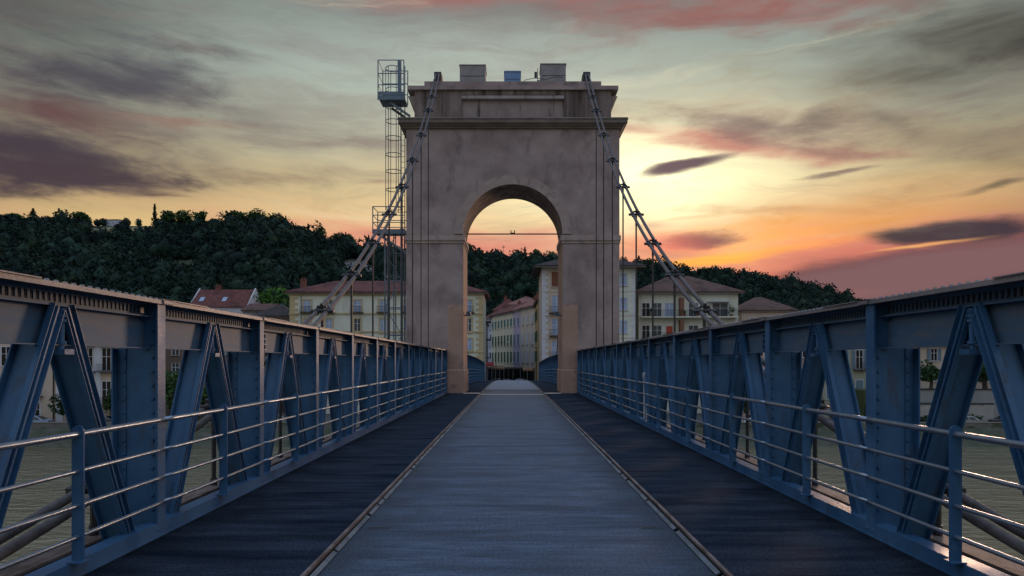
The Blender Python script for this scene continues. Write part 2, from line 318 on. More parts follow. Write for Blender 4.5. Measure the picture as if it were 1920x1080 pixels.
# ---- deck
def strip(name, x0, x1, y0, y1, z0, z1, m, **k):
    b = MB(); n = max(1, int((y1-y0)/3))
    for i in range(n):
        a, c = y0+(y1-y0)*i/n, y0+(y1-y0)*(i+1)/n
        b.add([(x0, a, z0), (x1, a, z0), (x1, c, z0), (x0, c, z0), (x0, a, z1), (x1, a, z1), (x1, c, z1), (x0, c, z1)],
              [(4, 5, 6, 7), (3, 2, 1, 0), (1, 2, 6, 5), (3, 0, 4, 7)]+([(0, 1, 5, 4)] if i == 0 else [])+([(2, 3, 7, 6)] if i == n-1 else []))
    return b.build(name, m, bend=True, **k)
strip('centre_lane', -1.545, 1.545, -8, 85, -.16, 0, LANE, kind='structure')
strip('walkway_left', -HW+.0, -1.61, -8, 85, -.16, .0, WALK, kind='structure')
strip('walkway_right', 1.61, HW, -8, 85, -.16, .0, WALK, kind='structure')
strip('deck_substructure', -HW-.1, HW+.1, -8, 85, -.5, -.162, BLUED, kind='structure')
TH = mat('worn_threshold_stone', (.36, .30, .27), .55, 0, col2=(.45, .39, .36), scale=(3, 3, 3), bump=.2)
MB().box(-1.54, 1.54, 33.55, 34.1, .0, .006).build('threshold_strip', TH, kind='structure')
MB().box(-2.5, -1.62, 34.6, 35.5, 0, .006).box(1.62, 2.5, 34.6, 35.5, 0, .006).build('threshold_paving', TH, kind='structure')
PAVE2 = mat('pale_paving', (.12, .14, .18), .7, 0, col2=(.17, .19, .235), scale=(1, 4, 1), bump=.3, bscale=(30, 30, 30))
strip('lane_paving_beyond_arch', -1.54, 1.54, 38.7, 84.9, 0, .025, PAVE2, kind='structure')
for s, w in ((-1, 'left'), (1, 'right')):
    t = empty('kerb_rail', f'rust-topped steel kerb strip along the {w} edge of the centre lane', 'kerb rail', (0, 0, 0), group='steel kerb strips')
    b = MB(); fc = MB(); y = -8.0; r = random.Random(5+s)
    while y < 84.9:
        L_ = 2.6 if y < 38 else 5; y1 = min(y+L_-.012, 84.9); j = r.uniform(-.006, .006)
        b.bar((s*(1.585+j), y, .056+dz(y)), (s*(1.585+r.uniform(-.006, .006)), y1, .056+dz(y1)), .030, .022)
        y += L_
    for k in range(40): b.dome((s*1.60, -4+k*.65, .058), (0, 0, 1), .011)
    b.build('kerb_cap', RUST, t)
    cb = MB()
    for k in range(24): a_, c_ = -8+k*3.87, -8+(k+1)*3.87; cb.bar((s*1.587, a_, .022+dz(a_)), (s*1.587, c_, .022+dz(c_)), .012, .05)
    cb.build('kerb_web', DARKST, t)
    y = -8.0
    while y < 84.9:
        l = r.choice((.32, .5, .9, 1.4)); y1 = min(y+l, 84.9)
        fc.bar((s*1.548, y, .016+dz(y)), (s*1.548, y1-r.uniform(.03, .12), .016+dz(y1)), .040, .012, up=(-s*.55, 0, 1)); y += l
    fc.build('kerb_face', mat('pale_galvanised_face', (.07, .085, .10), .6, .1, col2=(.17, .19, .21), scale=(1, 5, 1)), t)
    b = MB()
    
for s, w in ((-1, 'left'), (1, 'right')):
    b = MB(); y0 = 6.72
    for i in range(6):
        for j in range(1): b.bar((s*(1.44-i*.036-j*.012), y0-.02, .002), (s*(1.44-i*.036-j*.012-.016), y0+j*.06+.035, .002), .012, .003)
    tag(b.box(s*1.25, s*1.45, y0+.04, y0+.05, .001, .003).build('drain_grate', DARKST), f'small dark drain grate beside the {w} kerb strip', 'drain', 'deck drains')

# ---- truss girders
def girder(s, w, ys, near, label):
    g = empty('truss_girder', label, 'girder', (0, 0, 0), group='riveted blue steel girders along the deck')
    X = lambda v: s*v
    y0, y1 = ys[0], ys[-1]
    # bottom beam, outer beam, top flange
    def ribbon(b, xa, xb, za, zb, ya=None, yb=None, n=None):
        ya = y0 if ya is None else ya; yb = y1 if yb is None else yb
        n = n or max(1, int((yb-ya)/4) if not near else 1)
        for i in range(n):
            a = ya+(yb-ya)*i/n; c = ya+(yb-ya)*(i+1)/n
            b.box(X(xa), X(xb), a, c, za, zb)
        return b
    b = MB(); ribbon(b, HW, HW+.15, .0, .128)
    ribbon(b, HW-.012, HW, .0, .014)
    if near:
        for y in ys[1:-1]:
            for k in (-.05, .05): b.dome((X(HW), y+k, .065), (-s, 0, 0), .017)
    b.build('bottom_beam', BLUE, g, bend=True)
    b = MB(); ribbon(b, 3.86, 4.14, -.3, -.27); ribbon(b, 3.98, 4.02, -.27, -.02); ribbon(b, 3.86, 4.14, -.02, .004)
    b.build('outer_beam', RUST, g, bend=True)
    for y in ys: MB().box(X(HW+.15), X(3.98), y-.06, y+.06, -.28, -.03).build('cross_bracket', BLUED, g, bend=True)
    b = MB(); ribbon(b, HW-.03, HW+.46, 2.20, 2.222); ribbon(b, HW-.03, HW-.014, 2.185, 2.20)
    if near:
        y = y0+.1
        while y < min(y1, 17):
            for xx in (HW+.0, HW+.06): b.dome((X(xx), y, 2.222), (0, 0, 1), .022, h=1.0)
            y += .10
        for k, y in enumerate(np.arange(1.2, 34, 2.6)):      # cover plates lapped over the flange joints
            b.box(X(HW-.045), X(HW+.44), y, y+.95, 2.224, 2.234)
            b.box(X(HW-.045), X(HW-.031), y+.02, y+.2, 2.19, 2.232)
    b.build('top_flange', TOPP, g, bend=True)
    # angle strip under the flange with its row of slots
    b = MB(); ribbon(b, XW-.012, XW, 2.075, 2.10); ribbon(b, XW-.075, XW, 2.064, 2.075)
    if near:
        for i in range(len(ys)-1):
            ya, yb = ys[i]+.16, ys[i+1]-.1; stp = .061 if ya < 22 else .183; y = ya
            while y < yb:
                b.box(X(XW-.014), X(XW), y, y+stp*.42, 2.10, 2.165); y += stp
        ribbon(b, XW-.012, XW, 2.165, 2.199)
    b.build('top_angle', WEBP, g, bend=True)
    if near:
        ribbon(MB(), XW+.03, XW+.036, 2.08, 2.199).build('backing_plate', DARKST, g)
    sp = {1: .3, 3: 1.75, 6: .3, 9: .3}
    for i in range(len(ys)-1):
        ya, yb = ys[i], ys[i+1]; ym = (ya+yb)/2; n = near and ya < 21
        # chord web panel
        b = MB().box(X(XW), X(XW+.014), ya+.01, yb-.01, 1.775, 2.075)
        b.box(X(XW-.07), X(XW), ya+.01, yb-.01, 1.768, 1.776)
        b.build('web_panel', WEBP, g, bend=True)
        k = round((ya-P0)/PITCH)
        if near and k in sp:
            b = MB(); yy = ya+sp[k]
            b.box(X(XW-.02), X(XW-.0), yy, yy+.03, 1.79, 2.05).box(X(XW-.02), X(XW), yy+.22, yy+.25, 1.79, 2.05)
            for q in range(4): b.box(X(XW-.035), X(XW-.0), yy+.03, yy+.22, 1.80+q*.075, 1.816+q*.075)
            b.build('louvre_plate', BLUE, g)
        # diagonals: channel section with the web across the bridge
        for sg in (-1, 1):
            p = Vector((0, ym+sg*.055, 2.06)); q = Vector((0, ym+sg*(PITCH/2-.36), .02)); d = (q-p).normalized(); nr = Vector((0, d.z, -d.y))
            b = MB(); c = lambda v, x: v+Vector((X(x), 0, 0))
            wd = .215
            xm = HW+.07+wd/2
            b.bar(c(p, xm), c(q, xm), wd, .014, up=nr)                       # web
            b.bar(c(p, HW+.10), c(q, HW+.10), .010, .11, up=nr)            # inner flange, set back between its lips
            for e in (-1, 1): b.bar(c(p+nr*.058*e, HW+.083), c(q+nr*.058*e, HW+.083), .046, .006, up=nr)
            b.bar(c(p, HW+.08+wd), c(q, HW+.08+wd), .012, .105, up=nr)
            if n:
                L_ = (q-p).length; t = .12
                while t < L_-.08:
                    for e in (-1, 1): b.dome(c(p+d*t+nr*e*.007, HW+.135), nr*e, .011)
                    t += .13
            b.build('diagonal', BLUE, g, bend=True)
        if near:      # tie bolt hanging in the apex
            x = X(HW+.10); b = MB()
            b.tube([(x, ym+.01, 2.05), (x, ym+.0, 1.74)], .026, 8)
            for z in (1.98, 1.945, 1.78): b.tube([(x, ym, z), (x, ym, z+.022)], .042, 8)
            b.box(x-.07, x+.07, ym-.055, ym+.055, 1.70, 1.74)
            b.build('tie_bolt', BLUE, g)
    for y in ys:
        n = near and y < 21
        b = MB(); b.box(X(HW), X(HW+.02), y-.07, y+.07, .13 if near else 0, 2.184)
        b.box(X(HW+.02), X(XW+.0), y-.006, y+.006, -.1, 2.184); b.box(X(XW+.0), X(HW+.41), y-.006, y+.006, -.1, 1.772)
        for xa, xb in ((HW+.021, HW+.10), (HW+.33, HW+.41)):
            top = 2.18 if xb < HW+.2 else 1.77
            b.box(X(xa), X(xb), y-.018, y-.0065, .0, top); b.box(X(xa), X(xb), y+.0065, y+.018, .0, top)
        b.box(X(HW+.41), X(HW+.425), y-.09, y+.09, -.1, 1.77)
        b.box(X(HW+.101), X(XW), y-.016, y-.0065, 1.75, 2.18)
        if n:
            z = .12
            while z < 2.1:
                for xx, tp in ((HW+.075, 2.2), (HW+.35, 1.75)):
                    if z < tp: b.dome((X(xx), y-.018, z), (0, -1, 0), .019, h=1.0); b.dome((X(xx), y+.018, z), (0, 1, 0), .019)
                z += .13
            for z in (.21, .24, .42, .45, .68, .71, .98, 1.01, 1.2):
                for e in (-.035, .035): b.dome((X(HW), y+e, z), (-s, 0, 0), .008)
            b.tube([(X(HW+.13), y-.10, 2.06), (X(HW+.13), y-.02, 2.06)], .022, 6)
        b.build('post', BLUE, g, bend=True)
    return g
ysn = [P0+PITCH*k for k in range(-5, 12)]; ysn[-1] = 35.1
ysf = [39.4+(84.6-39.4)*k/17 for k in range(18)]
for s, w in ((-1, 'left'), (1, 'right')):
    girder(s, w, ysn, True, f'blue riveted steel girder with inverted V braces, {w} side, nearer than the arch')
    girder(s, w, ysf, False, f'blue steel truss girder on the {w} side beyond the stone arch')
# ---- railings
def railing(s, w, ys, near, label):
    g = empty('railing', label, 'railing', (0, 0, 0), group='tubular railings fixed to the girders')
    x = s*(HW-.035); rr = ((1.10, .025), (.82, .0175), (.56, .0175), (.325, .0175))
    for z, r in rr:
        b = MB()
        for i in range(len(ys)-1):
            ya, yb = ys[i]+.02, ys[i+1]-.02; 
            xe = s*(HW-.012)
            if near: b.tube([(xe, ya-.02, z), (x, ya+.12, z), (x, (ya+yb)/2, z-.003), (x, yb-.12, z), (xe, yb+.02, z)], r, 10 if ya < 15 else 6)
            else: b.tube([(x, ya-.02, z), (x, yb+.02, z)], r, 5)
        b.build('rail', RAIL, g, bend=True, smooth=True)
    for i in range(len(ys)-1):
        ym = (ys[i]+ys[i+1])/2; b = MB()
        xa, xb = x-.045, x+.045
        pts = [(xa, .13), (xb, .13), (xb, 1.12)]+[(x+.045*math.cos(t), 1.12+.045*math.sin(t)) for t in np.linspace(.4, PI-.4, 5)]+[(xa, 1.12)]
        b.prism(pts, ym-.008, ym+.008)
        if near: b.box(xa-.012, xb+.012, ym-.05, ym+.05, .129, .141)
        b.build('baluster', BLUE, g, bend=True)
    return g
for s, w in ((-1, 'left'), (1, 'right')):
    railing(s, w, ysn, True, f'four-bar steel tube railing with flat uprights along the {w} walkway, this side of the arch')
    railing(s, w, ysf, False, f'four-bar tube railing on the {w} side beyond the stone arch')
b = MB().tube([(3.41, 17.75, .128), (3.41, 17.75, 1.30)], .022, 10).box(3.375, 3.435, 17.71, 17.79, 1.2, 1.36); 
wp = empty('marker_post', 'slim pale post standing just outside the right railing', 'post'); b.build('post_tube', mat('white_paint', (.42, .46, .55), .4, col2=(.36, .40, .48), scale=(9, 9, 9)), wp)
MB().box(3.37, 3.45, 17.70, 17.80, .1285, .145).build('post_base', GALV, wp)

# ---- cables
def cz(y): return -.39+.0118*(y+1.9)**2
CXX = 3.99
for s, w in ((-1, 'left'), (1, 'right')):
    g = empty('suspension_cable', f'twin-strand suspension cable with dark clamps climbing to the {w} saddle of the arch', 'cable', (0, 0, 0), group='main cables')
    for e in (-.105, .105):
        pts = [(s*(CXX+e), y, cz(y)) for y in np.linspace(-4, 35.8, 50)]+[(s*(CXX+e*.6), 36.6, cz(36.6)-.02), (s*(CXX+e*.6), 37.4, cz(36.6)-.05)]
        MB().tube(pts, .046, 8).build('strand', STRAND, g, smooth=True)
    for k in range(-3, 12):
        y = P0+PITCH*k; z = cz(y)
        if y > 34.5: y = 33.9; z = cz(y)
        sl = .0236*(y+1.9); d = Vector((0, 1, sl)).normalized(); u = Vector((0, -d.z, d.y)); c = Vector((s*CXX, y, z))
        b = MB()
        for q in (-.09, .09):
            for e in (-.105, .105): b.tube([c+Vector((e, 0, 0))+d*(q-.025), c+Vector((e, 0, 0))+d*(q+.025)], .066, 8)
        b.bar(c-Vector((.24, 0, 0))+u*.0, c+Vector((.24, 0, 0)), .1, .055, up=u)
        b.tube([c+u*.05, c+u*.17], .035, 6); b.bar(c-Vector((.1, 0, 0))+u*.10, c+Vector((.1, 0, 0))+u*.10, .06, .04, up=u)
        b.build('clamp', DARKST, g)
    g = empty('backstay_cable', f'twin backstay cable running down behind the arch on the {w}', 'cable', (0, 0, 0), group='backstays')
    for e in (-.12, .12):
        MB().tube([(s*(CXX+e*.6), 37.6, 16.75), (s*(CXX+e), 39, 16.0), (s*(CXX-.05+e), 62, -.3)], .05, 6).build('strand', STRAND, g)
    ORD = ['first', 'second', 'third', 'fourth', 'fifth', 'sixth', 'seventh', 'eighth', 'ninth', 'tenth', 'eleventh', 'twelfth', 'thirteenth']
    for k in range(10, -2, -1):
        y = P0+PITCH*k; z = cz(y); r = ORD[10-k]
        h = empty('hanger_rod', f'thin dark hanger rod from {w} cable to outer beam, {r} in front of the arch', 'hanger rod', (s*CXX, y, 0), group='hanger rods')
        if z > .35:
            MB().tube([(0, 0, -.35), (0, 0, z-.05)], .028, 6).build('rod', DARKST, h)
            MB().tube([(0, 0, .0), (0, 0, .10)], .045, 8).build('socket', DARKST, h); MB().tube([(0, 0, z-.35), (0, 0, z-.05)], .034, 6).build('socket', DARKST, h)
        else:
            MB().tube([(0, 0, -.4), (0, 0, max(z, -.36)+.1)], .03, 6).build('rod', DARKST, h)
            MB().tube([(0, 0, -.36), (0, 0, -.28)], .05, 8).build('socket', DARKST, h)

# ---- stone arch pylon
PX = .03; Y0, Y1 = 35.2, 38.4; OP = 2.57; SPR = 8.2; BW = 5.5; ZT = 14.1
t = empty('stone_arch_tower', 'massive stone and render arch tower spanning the bridge', 'arch tower', (PX, Y0, -11))
def P_(b, name, m, **k):
    o = b.build(name, m, None, **k); o.parent = t; o.location = (-PX, -Y0, 11); return o
for s in (-1, 1): P_(MB().box(PX+s*OP, PX+s*BW, Y0, Y1, -11, SPR), 'pier', STONE)
b = MB(); n = 32
A = [(PX-OP*math.cos(PI*i/n), SPR+OP*math.sin(PI*i/n)) for i in range(n+1)]
vs = []; fs = []
for (x, z) in A: vs += [(x, Y0, z), (x, Y0, 13.62), (x, Y1, z), (x, Y1, 13.62)]
for i in range(n):
    a = i*4; c = a+4
    fs += [(a, c, c+1, a+1), (a+2, a+3, c+3, c+2)]
b.add(vs, fs)
for s in (-1, 1): b.box(PX+s*OP, PX+s*BW, Y0, Y1, SPR+.0005, 13.62)
P_(b, 'upper_wall', STONE)
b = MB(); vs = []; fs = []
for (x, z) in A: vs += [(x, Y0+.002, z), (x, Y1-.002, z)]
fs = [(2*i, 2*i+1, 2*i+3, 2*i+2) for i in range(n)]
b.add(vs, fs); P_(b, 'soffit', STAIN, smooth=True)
# pale ring round the arch
b = MB(); vs = []; fs = []
for i in range(n+1):
    c_, s_ = -math.cos(PI*i/n), math.sin(PI*i/n)
    for r_, y in ((OP-.012, Y0-.07), (OP+.46, Y0-.07), (OP+.46, Y0+.05), (OP-.012, Y0+.05)): vs.append((PX+r_*c_, y, SPR+r_*s_))
for i in range(n):
    for j in range(4): fs.append((i*4+j, i*4+(j+1) % 4, i*4+4+(j+1) % 4, i*4+4+j))
b.add(vs, fs); P_(b, 'arch_ring', STONEL)
for s in (-1, 1):      # impost band
    b = MB()
    b.box(PX+s*(OP-.10), PX+s*(BW+.06), Y0-.10, Y1+.10, 7.86, 8.12); b.box(PX+s*(OP-.05), PX+s*(BW+.03), Y0-.05, Y1+.05, 7.72, 7.858)
    P_(b, 'impost_band', STONEL)
for s in (-1, 1):      # plinth
    b = MB()
    b.box(PX+s*(OP-.07), PX+s*(BW+.07), Y0-.07, Y1+.07, -11, 1.16)
    b.frus(tuple(sorted((PX+s*(OP-.07), PX+s*(BW+.07))))+(Y0-.07, Y1+.07), tuple(sorted((PX+s*(OP-.0), PX+s*(BW+.0))))+(Y0-.0, Y1+.0), 1.16, 1.25)
    P_(b, 'plinth', STONEP)
for s in (-1, 1):      # bare stone facing on the inner edge of the piers
    b = MB()
    b.box(PX+s*(OP-.006), PX+s*(OP+.78), Y0-.018, Y0+.02, 1.252, 4.55)
    b.box(PX+s*(OP-.018), PX+s*(OP-.0), Y0+.02, Y1-.02, 1.252, 7.715)
    P_(b, 'stone_facing', STONEP)
def rim(b, w, d, z0, z1, w2=None, d2=None):
    w2 = w if w2 is None else w2; d2 = d if d2 is None else d2
    b.frus((PX-w, PX+w, Y0-d, Y1+d), (PX-w2, PX+w2, Y0-d2, Y1+d2), z0, z1)
b = MB(); rim(b, BW+.0, .0, 13.62, 13.64); rim(b, BW+.13, .13, 13.622, 13.70); rim(b, BW+.17, .17, 13.702, 13.83, BW+.3, .30); rim(b, BW+.36, .36, 13.832, 14.02); rim(b, BW+.40, .40, 14.022, 14.10, BW+.36, .36)
P_(b, 'cornice', mat('dark_brown_cornice', (.12, .095, .08), .9, 0, col2=(.19, .155, .13), scale=(1.5, 1.5, 5), bump=.4, bscale=(8, 8, 8)))  # cornice in a darker brown than the wall stone
b = MB(); rim(b, BW+.33, .33, 14.1005, 14.13, BW-.3, -.3); P_(b, 'cornice_cap', LEDGE)
AW = 5.12; AY0, AY1 = Y0+.35, Y1-.3
b = MB(); b.box(PX-AW, PX-2.66, AY0, AY1, 14.1, 15.75).box(PX+2.66, PX+AW, AY0, AY1, 14.1, 15.75)
b.box(PX-2.66, PX+2.66, AY0, AY1, 15.52, 15.75)
for s in (-1, 1): b.prism([(PX+s*(AW-.01), 14.75), (PX+s*(AW+.34), 15.45), (PX+s*(AW-.01), 15.45)], AY0+.01, AY1-.01)
P_(b, 'attic', STAIN)
b = MB(); b.box(PX-2.66, PX+2.66, AY0+.14, AY1-.1, 14.1, 15.52); P_(b, 'attic_panel', PANEL)
b = MB(); b.box(PX-2.66, PX+2.66, AY0-.06, AY0+.14, 15.30, 15.46); b.box(PX-2.9, PX+2.9, AY0-.08, AY0+.3, 14.10, 14.17); P_(b, 'attic_ledge', LEDGE)
b = MB(); b.box(PX-AW-.36, PX+AW+.36, AY0-.12, AY1+.12, 15.75, 15.95).box(PX-4.62, PX+4.62, AY0+.1, AY1-.1, 15.95, 16.26); P_(b, 'parapet', STONE)
# rain marks on the panel are material; lamps inside the arch
for s, w in ((-1, 'left'), (1, 'right')):
    g = empty('floodlight', f'small dark floodlight on a bracket inside the {w} jamb of the arch', 'floodlight', (PX+s*(OP-.02), Y0+.8, 4.05), group='arch floodlights')
    MB().bar((0, 0, 0), (-s*.22, 0, .02), .06, .05).build('bracket', DARKST, g)
    MB().frus((-s*.22-.13, -s*.22+.13, -.12, .12), (-s*.22-.10, -s*.22+.10, -.16, .16), -.02, .2).build('lamp_housing', GALV, g)
g = empty('tie_rod', 'thin dark tie rod crossing the arch opening at springing height', 'tie rod', (PX, Y1-.4, 8.72))
MB().tube([(-OP, 0, 0), (OP, 0, 0)], .035, 8).build('rod', DARKST, g)
MB().box(-.13, .13, -.05, .05, .03, .07).tube([(-.1, 0, .05), (-.1, 0, .2)], .03, 6).tube([(.1, 0, .05), (.1, 0, .2)], .03, 6).build('bracket', DARKST, g)
MB().box(-.75, .75, 36.2-.06, 36.2+.06, 10.0, 10.3)
# rooftop boxes, saddles
def roofbox(u0, u1, v, m, label, Y=36.4, wd=1.3):
    x0, x1 = X_(u0, Y), X_(u1, Y); z1 = Z_(v, Y); g = empty('rooftop_box', label, 'box', ((x0+x1)/2, Y, 16.26)); w = (x1-x0)/2; h = z1-16.26
    MB().box(-w, w, 0, wd, 0, h-.05).build('housing', m, g); MB().box(-w-.03, w+.03, -.03, wd+.03, h-.05, h).build('lid', m, g)
    if h > .6: MB().box(-w+.05, w-.05, -.012, 0, h*.48, h*.50).box(-w+.05, w-.05, -.012, 0, h*.1, h*.12).build('panel_seam', DARKST, g)
    return g
BX = mat('grey_metal_cladding', (.20, .18, .18), .6, .2, col2=(.26, .235, .23), scale=(2, 2, 2))
roofbox(862, 910, 121, BX, 'tall grey box on the left of the tower roof')
roofbox(946, 976, 133, mat('blue_tank', (.10, .19, .36), .5, 0, col2=(.14, .24, .42), scale=(2, 2, 2)), 'low blue box in the middle of the tower roof')
roofbox(1014, 1061, 119, BX, 'tall grey box with louvred front on the right of the tower roof')
g = empty('antenna', 'short antenna mast with a small box beside the right roof box', 'antenna', (X_(1008, 36.3), 36.3, 16.26))
MB().tube([(0, 0, 0), (0, 0, .95)], .02, 6).build('mast', DARKST, g); MB().box(-.17, -.03, -.05, .05, .45, .75).box(-.03, .14, -.02, .02, .28, .32).build('sensor', DARKST, g)
MB().tube([(X_(975+i*10, 35.55), 35.52-.02*i, Z_(v, 35.5)) for i, v in enumerate((162, 150, 148.2, 147, 149, 150, 147, 146, 148))], .016, 5).build('roof_conduit', DARKST, label='thin black conduit looping over the tower parapet', cat='conduit')
for s, w in ((-1, 'left'), (1, 'right')):
    g = empty('cable_saddle', f'dark cast iron saddle carrying the {w} cable over the tower', 'saddle', (s*CXX, 37, 16.26), group='cable saddles')
    MB().frus((-.36, .36, -.8, .8), (-.2, .2, -.55, .55), 0, .34).build('saddle_body', DARKST, g)
    MB().box(-.19, .19, -.5, .5, .34, .86).tube([(-.2, 0, .6), (.2, 0, .6)], .3, 14).build('roller', DARKST, g)

# ---- service ladder beside the tower
g = empty('service_ladder', 'caged steel service ladder with railed platforms on the left flank of the tower', 'ladder', (-6.3, 36.9, 0))
def G(b, name, m=GALV): return b.build(name, m, g)
def plat(x0, x1, z, top, nm, tb=True):
    b = MB(); b.box(x0, x1, -.7, .7, z-.12, z)
    b.box(x0-.02, x1+.05, -.74, -.7, z-.25, z-.02)
    G(b, nm)
    b = MB()
    for x in (x0, x1):
        for y in (-.68, .68): b.tube([(x, y, z), (x, y, top)], .03, 6)
    for zz in (top, z+(top-z)*.62, z+(top-z)*.3):
        b.tube([(x0, -.68, zz), (x0, .68, zz), (x1, .68, zz)], .024, 6); b.tube([(x0, -.68, zz), (x1, -.68, zz)], .024, 6)
    if tb: b.box(x0, x1, -.70, -.67, z+.02, z+.2).box(x0-.015, x0+.015, -.7, .7, z+.02, z+.2)
    G(b, 'guard_rail')
plat(-.82, .55, 15.75, 17.62, 'upper_platform')
plat(-1.1, .60, 8.65, 9.85, 'lower_platform', False)
for y_ in (-.5, .5): G(MB().bar((-.3, y_, 15.5), (.85, y_, 14.7), .09, .12), 'bracket'); G(MB().bar((-.9, y_, 8.5), (.8, y_, 7.3), .08, .1), 'bracket')
b = MB().box(.22, .42, -.72, -.66, 15.9, 17.6); G(b, 'door_post')
b = MB()
for x in (.28, .50): b.tube([(x, 0, 0.2), (x, 0, 17.6)], .026, 6)
z = .4
while z < 17.5: b.tube([(.28, 0, z), (.50, 0, z)], .014, 5); z += .3
G(b, 'ladder')
b = MB()
cxx, r_ = -.12, .42
for z in (9.9, 10.9, 11.9, 12.8, 13.7, 14.6, 15.4, 16.3, 17.45):
    b.tube([(cxx+r_*math.cos(q), r_*math.sin(q), z) for q in np.linspace(0, 2*PI, 17)[:-1]], .022, 5, closed=True)
for q in np.linspace(0, 2*PI, 7)[:-1]: b.tube([(cxx+r_*math.cos(q), r_*math.sin(q), 9.8), (cxx+r_*math.cos(q), r_*math.sin(q), 17.45)], .02, 5)
G(b, 'safety_cage')
b = MB()
LX = (-.50, .42)
for x in LX:
    for y in (-.45, .45): b.tube([(x, y, -10.9), (x, y, 8.55)], .045, 6)
z = -10; k = 0
while z < 8:
    for y in (-.45, .45):
        b.tube([(LX[0], y, z), (LX[1], y, z)], .025, 5)
        if y < 0: b.tube([(LX[k % 2], y, z), (LX[1-k % 2], y, z+1.45)], .02, 5)
    z += 1.45; k += 1
G(b, 'lattice_mast')
b = MB().tube([(-.05, -.3, 0), (-.05, -.3, 8.6)], .03, 6).tube([(-.05, .3, 0), (-.05, .3, 8.6)], .03, 6).tube([(cxx+.4*math.cos(q), .4*math.sin(q), 6.2) for q in np.linspace(0, 2*PI, 17)[:-1]], .03, 5, closed=True)
for z in (3.9, 5.4, 7.2): b.tube([(.42, .2, z), (.85, .2, z)], .03, 5)
G(b, 'stay')

# ================================================================== RIVER, BANK, STREET
ZW, ZQ = -9.0, -7.0
def water():
    m = bpy.data.materials.new('river_water'); m.use_nodes = True; nt = m.node_tree; N = nt.nodes; L = nt.links; P = N['Principled BSDF']
    P.inputs['Base Color'].default_value = (.090, .080, .048, 1); P.inputs['Specular Tint'].default_value = (1, .86, .60, 1); P.inputs['Roughness'].default_value = .12; P.inputs['IOR'].default_value = 3.6
    g = N.new('ShaderNodeNewGeometry')
    def nz(sc, det):
        mp = N.new('ShaderNodeMapping'); mp.inputs['Scale'].default_value = sc; L.new(g.outputs['Position'], mp.inputs[0])
        t = N.new('ShaderNodeTexNoise'); t.inputs['Scale'].default_value = 1; t.inputs['Detail'].default_value = det; t.inputs['Roughness'].default_value = .62; L.new(mp.outputs[0], t.inputs[0]); return t.outputs['Fac']
    b1 = N.new('ShaderNodeBump'); b1.inputs['Strength'].default_value = 1; b1.inputs['Distance'].default_value = .34; L.new(nz((.7, 1.4, 1), 8), b1.inputs['Height'])
    b2 = N.new('ShaderNodeBump'); b2.inputs['Strength'].default_value = .8; b2.inputs['Distance'].default_value = .6; L.new(nz((.16, .35, 1), 3), b2.inputs['Height']); L.new(b1.outputs[0], b2.inputs['Normal'])
    L.new(b2.outputs[0], P.inputs['Normal']); return m
MB().add([(-700, -300, ZW), (700, -300, ZW), (700, 92, ZW), (-700, 92, ZW)], [(0, 1, 2, 3)]).build('river_water', water(), kind='structure')
BANK = mat('quay_stone', (.10, .10, .085), .9, 0, col2=(.17, .16, .14), scale=(.5, .5, 1.5), bump=.6, bscale=(2, 2, 4), col3=(.03, .05, .02), s3=(.4, .4, 1), lo3=.5, hi3=.62)
ROAD = mat('quay_asphalt', (.05, .05, .055), .8, 0, col2=(.075, .075, .08), scale=(.5, .5, .5))
GRASS = mat('dark_grass', (.03, .05, .015), .95, 0, col2=(.06, .075, .025), scale=(.1, .1, .1), bump=.5, bscale=(2, 2, 2))
# sloping grassy/stone bank then quay road
MB().add([(-700, 84, ZW-.5), (700, 84, ZW-.5), (700, 87.5, ZQ), (-700, 87.5, ZQ)], [(0, 1, 2, 3)]).build('river_bank', mat('bank_growth', (.03, .045, .018), .95, 0, col2=(.09, .085, .065), scale=(.5, 1, 1), bump=1, bscale=(2, 2, 2)), kind='structure')
MB().box(-700, 700, 87.5, 200, ZQ-.5, ZQ).build('quay_road', ROAD, kind='structure')
q = empty('quay_wall', 'low stone parapet wall along the edge of the quay', 'wall', (0, 87.8, ZQ)); MB().box(-300, -4.6, 0, .35, 0, .7).box(4.6, 300, 0, .35, 0, .7).build('wall_stones', BANK, q); MB().box(-300, -4.6, -.05, .4, .7, .78).box(4.6, 300, -.05, .4, .7, .78).build('coping', mat('coping_stone', (.2, .19, .17), .9), q)
ab = empty('bridge_abutment', 'solid stone abutment under the far end of the bridge', 'abutment', (0, 85, ZW)); MB().prismx([(0, -1), (20, -1), (20, -2.1-ZW), (0, -.85-ZW)], -4.55, 4.55).build('masonry', BANK, ab)
MB().prismx([(.05, -.849-ZW), (19.9, -2.06-ZW), (19.9, -2.02-ZW), (.05, -.80-ZW)], -4.7, 4.7).build('coping', mat('coping_stone', (.2, .19, .17), .9), ab)
# street behind the bridge end, falling gently away
b = MB(); 
for a, c in ((85.2, 110), (110, 125), (125, 190)):
    za = -.82-(min(a, 125)-85)*.06; zc = -.82-(min(c, 125)-85)*.06
    w0 = 4.5 if c == 110 else 4.7; x0 = -4.5 if c == 110 else -9
    b.add([(x0, a, ZQ), (w0, a, ZQ), (w0, c, ZQ), (x0, c, ZQ), (x0, a, za+.03), (w0, a, za+.03), (w0, c, zc+.03), (x0, c, zc+.03)], [(4, 5, 6, 7), (0, 1, 5, 4), (1, 2, 6, 5), (2, 3, 7, 6), (3, 0, 4, 7)])
b.build('street', PAVE2, kind='structure')
def zst(y): return -.79-(min(y, 125)-85)*.06

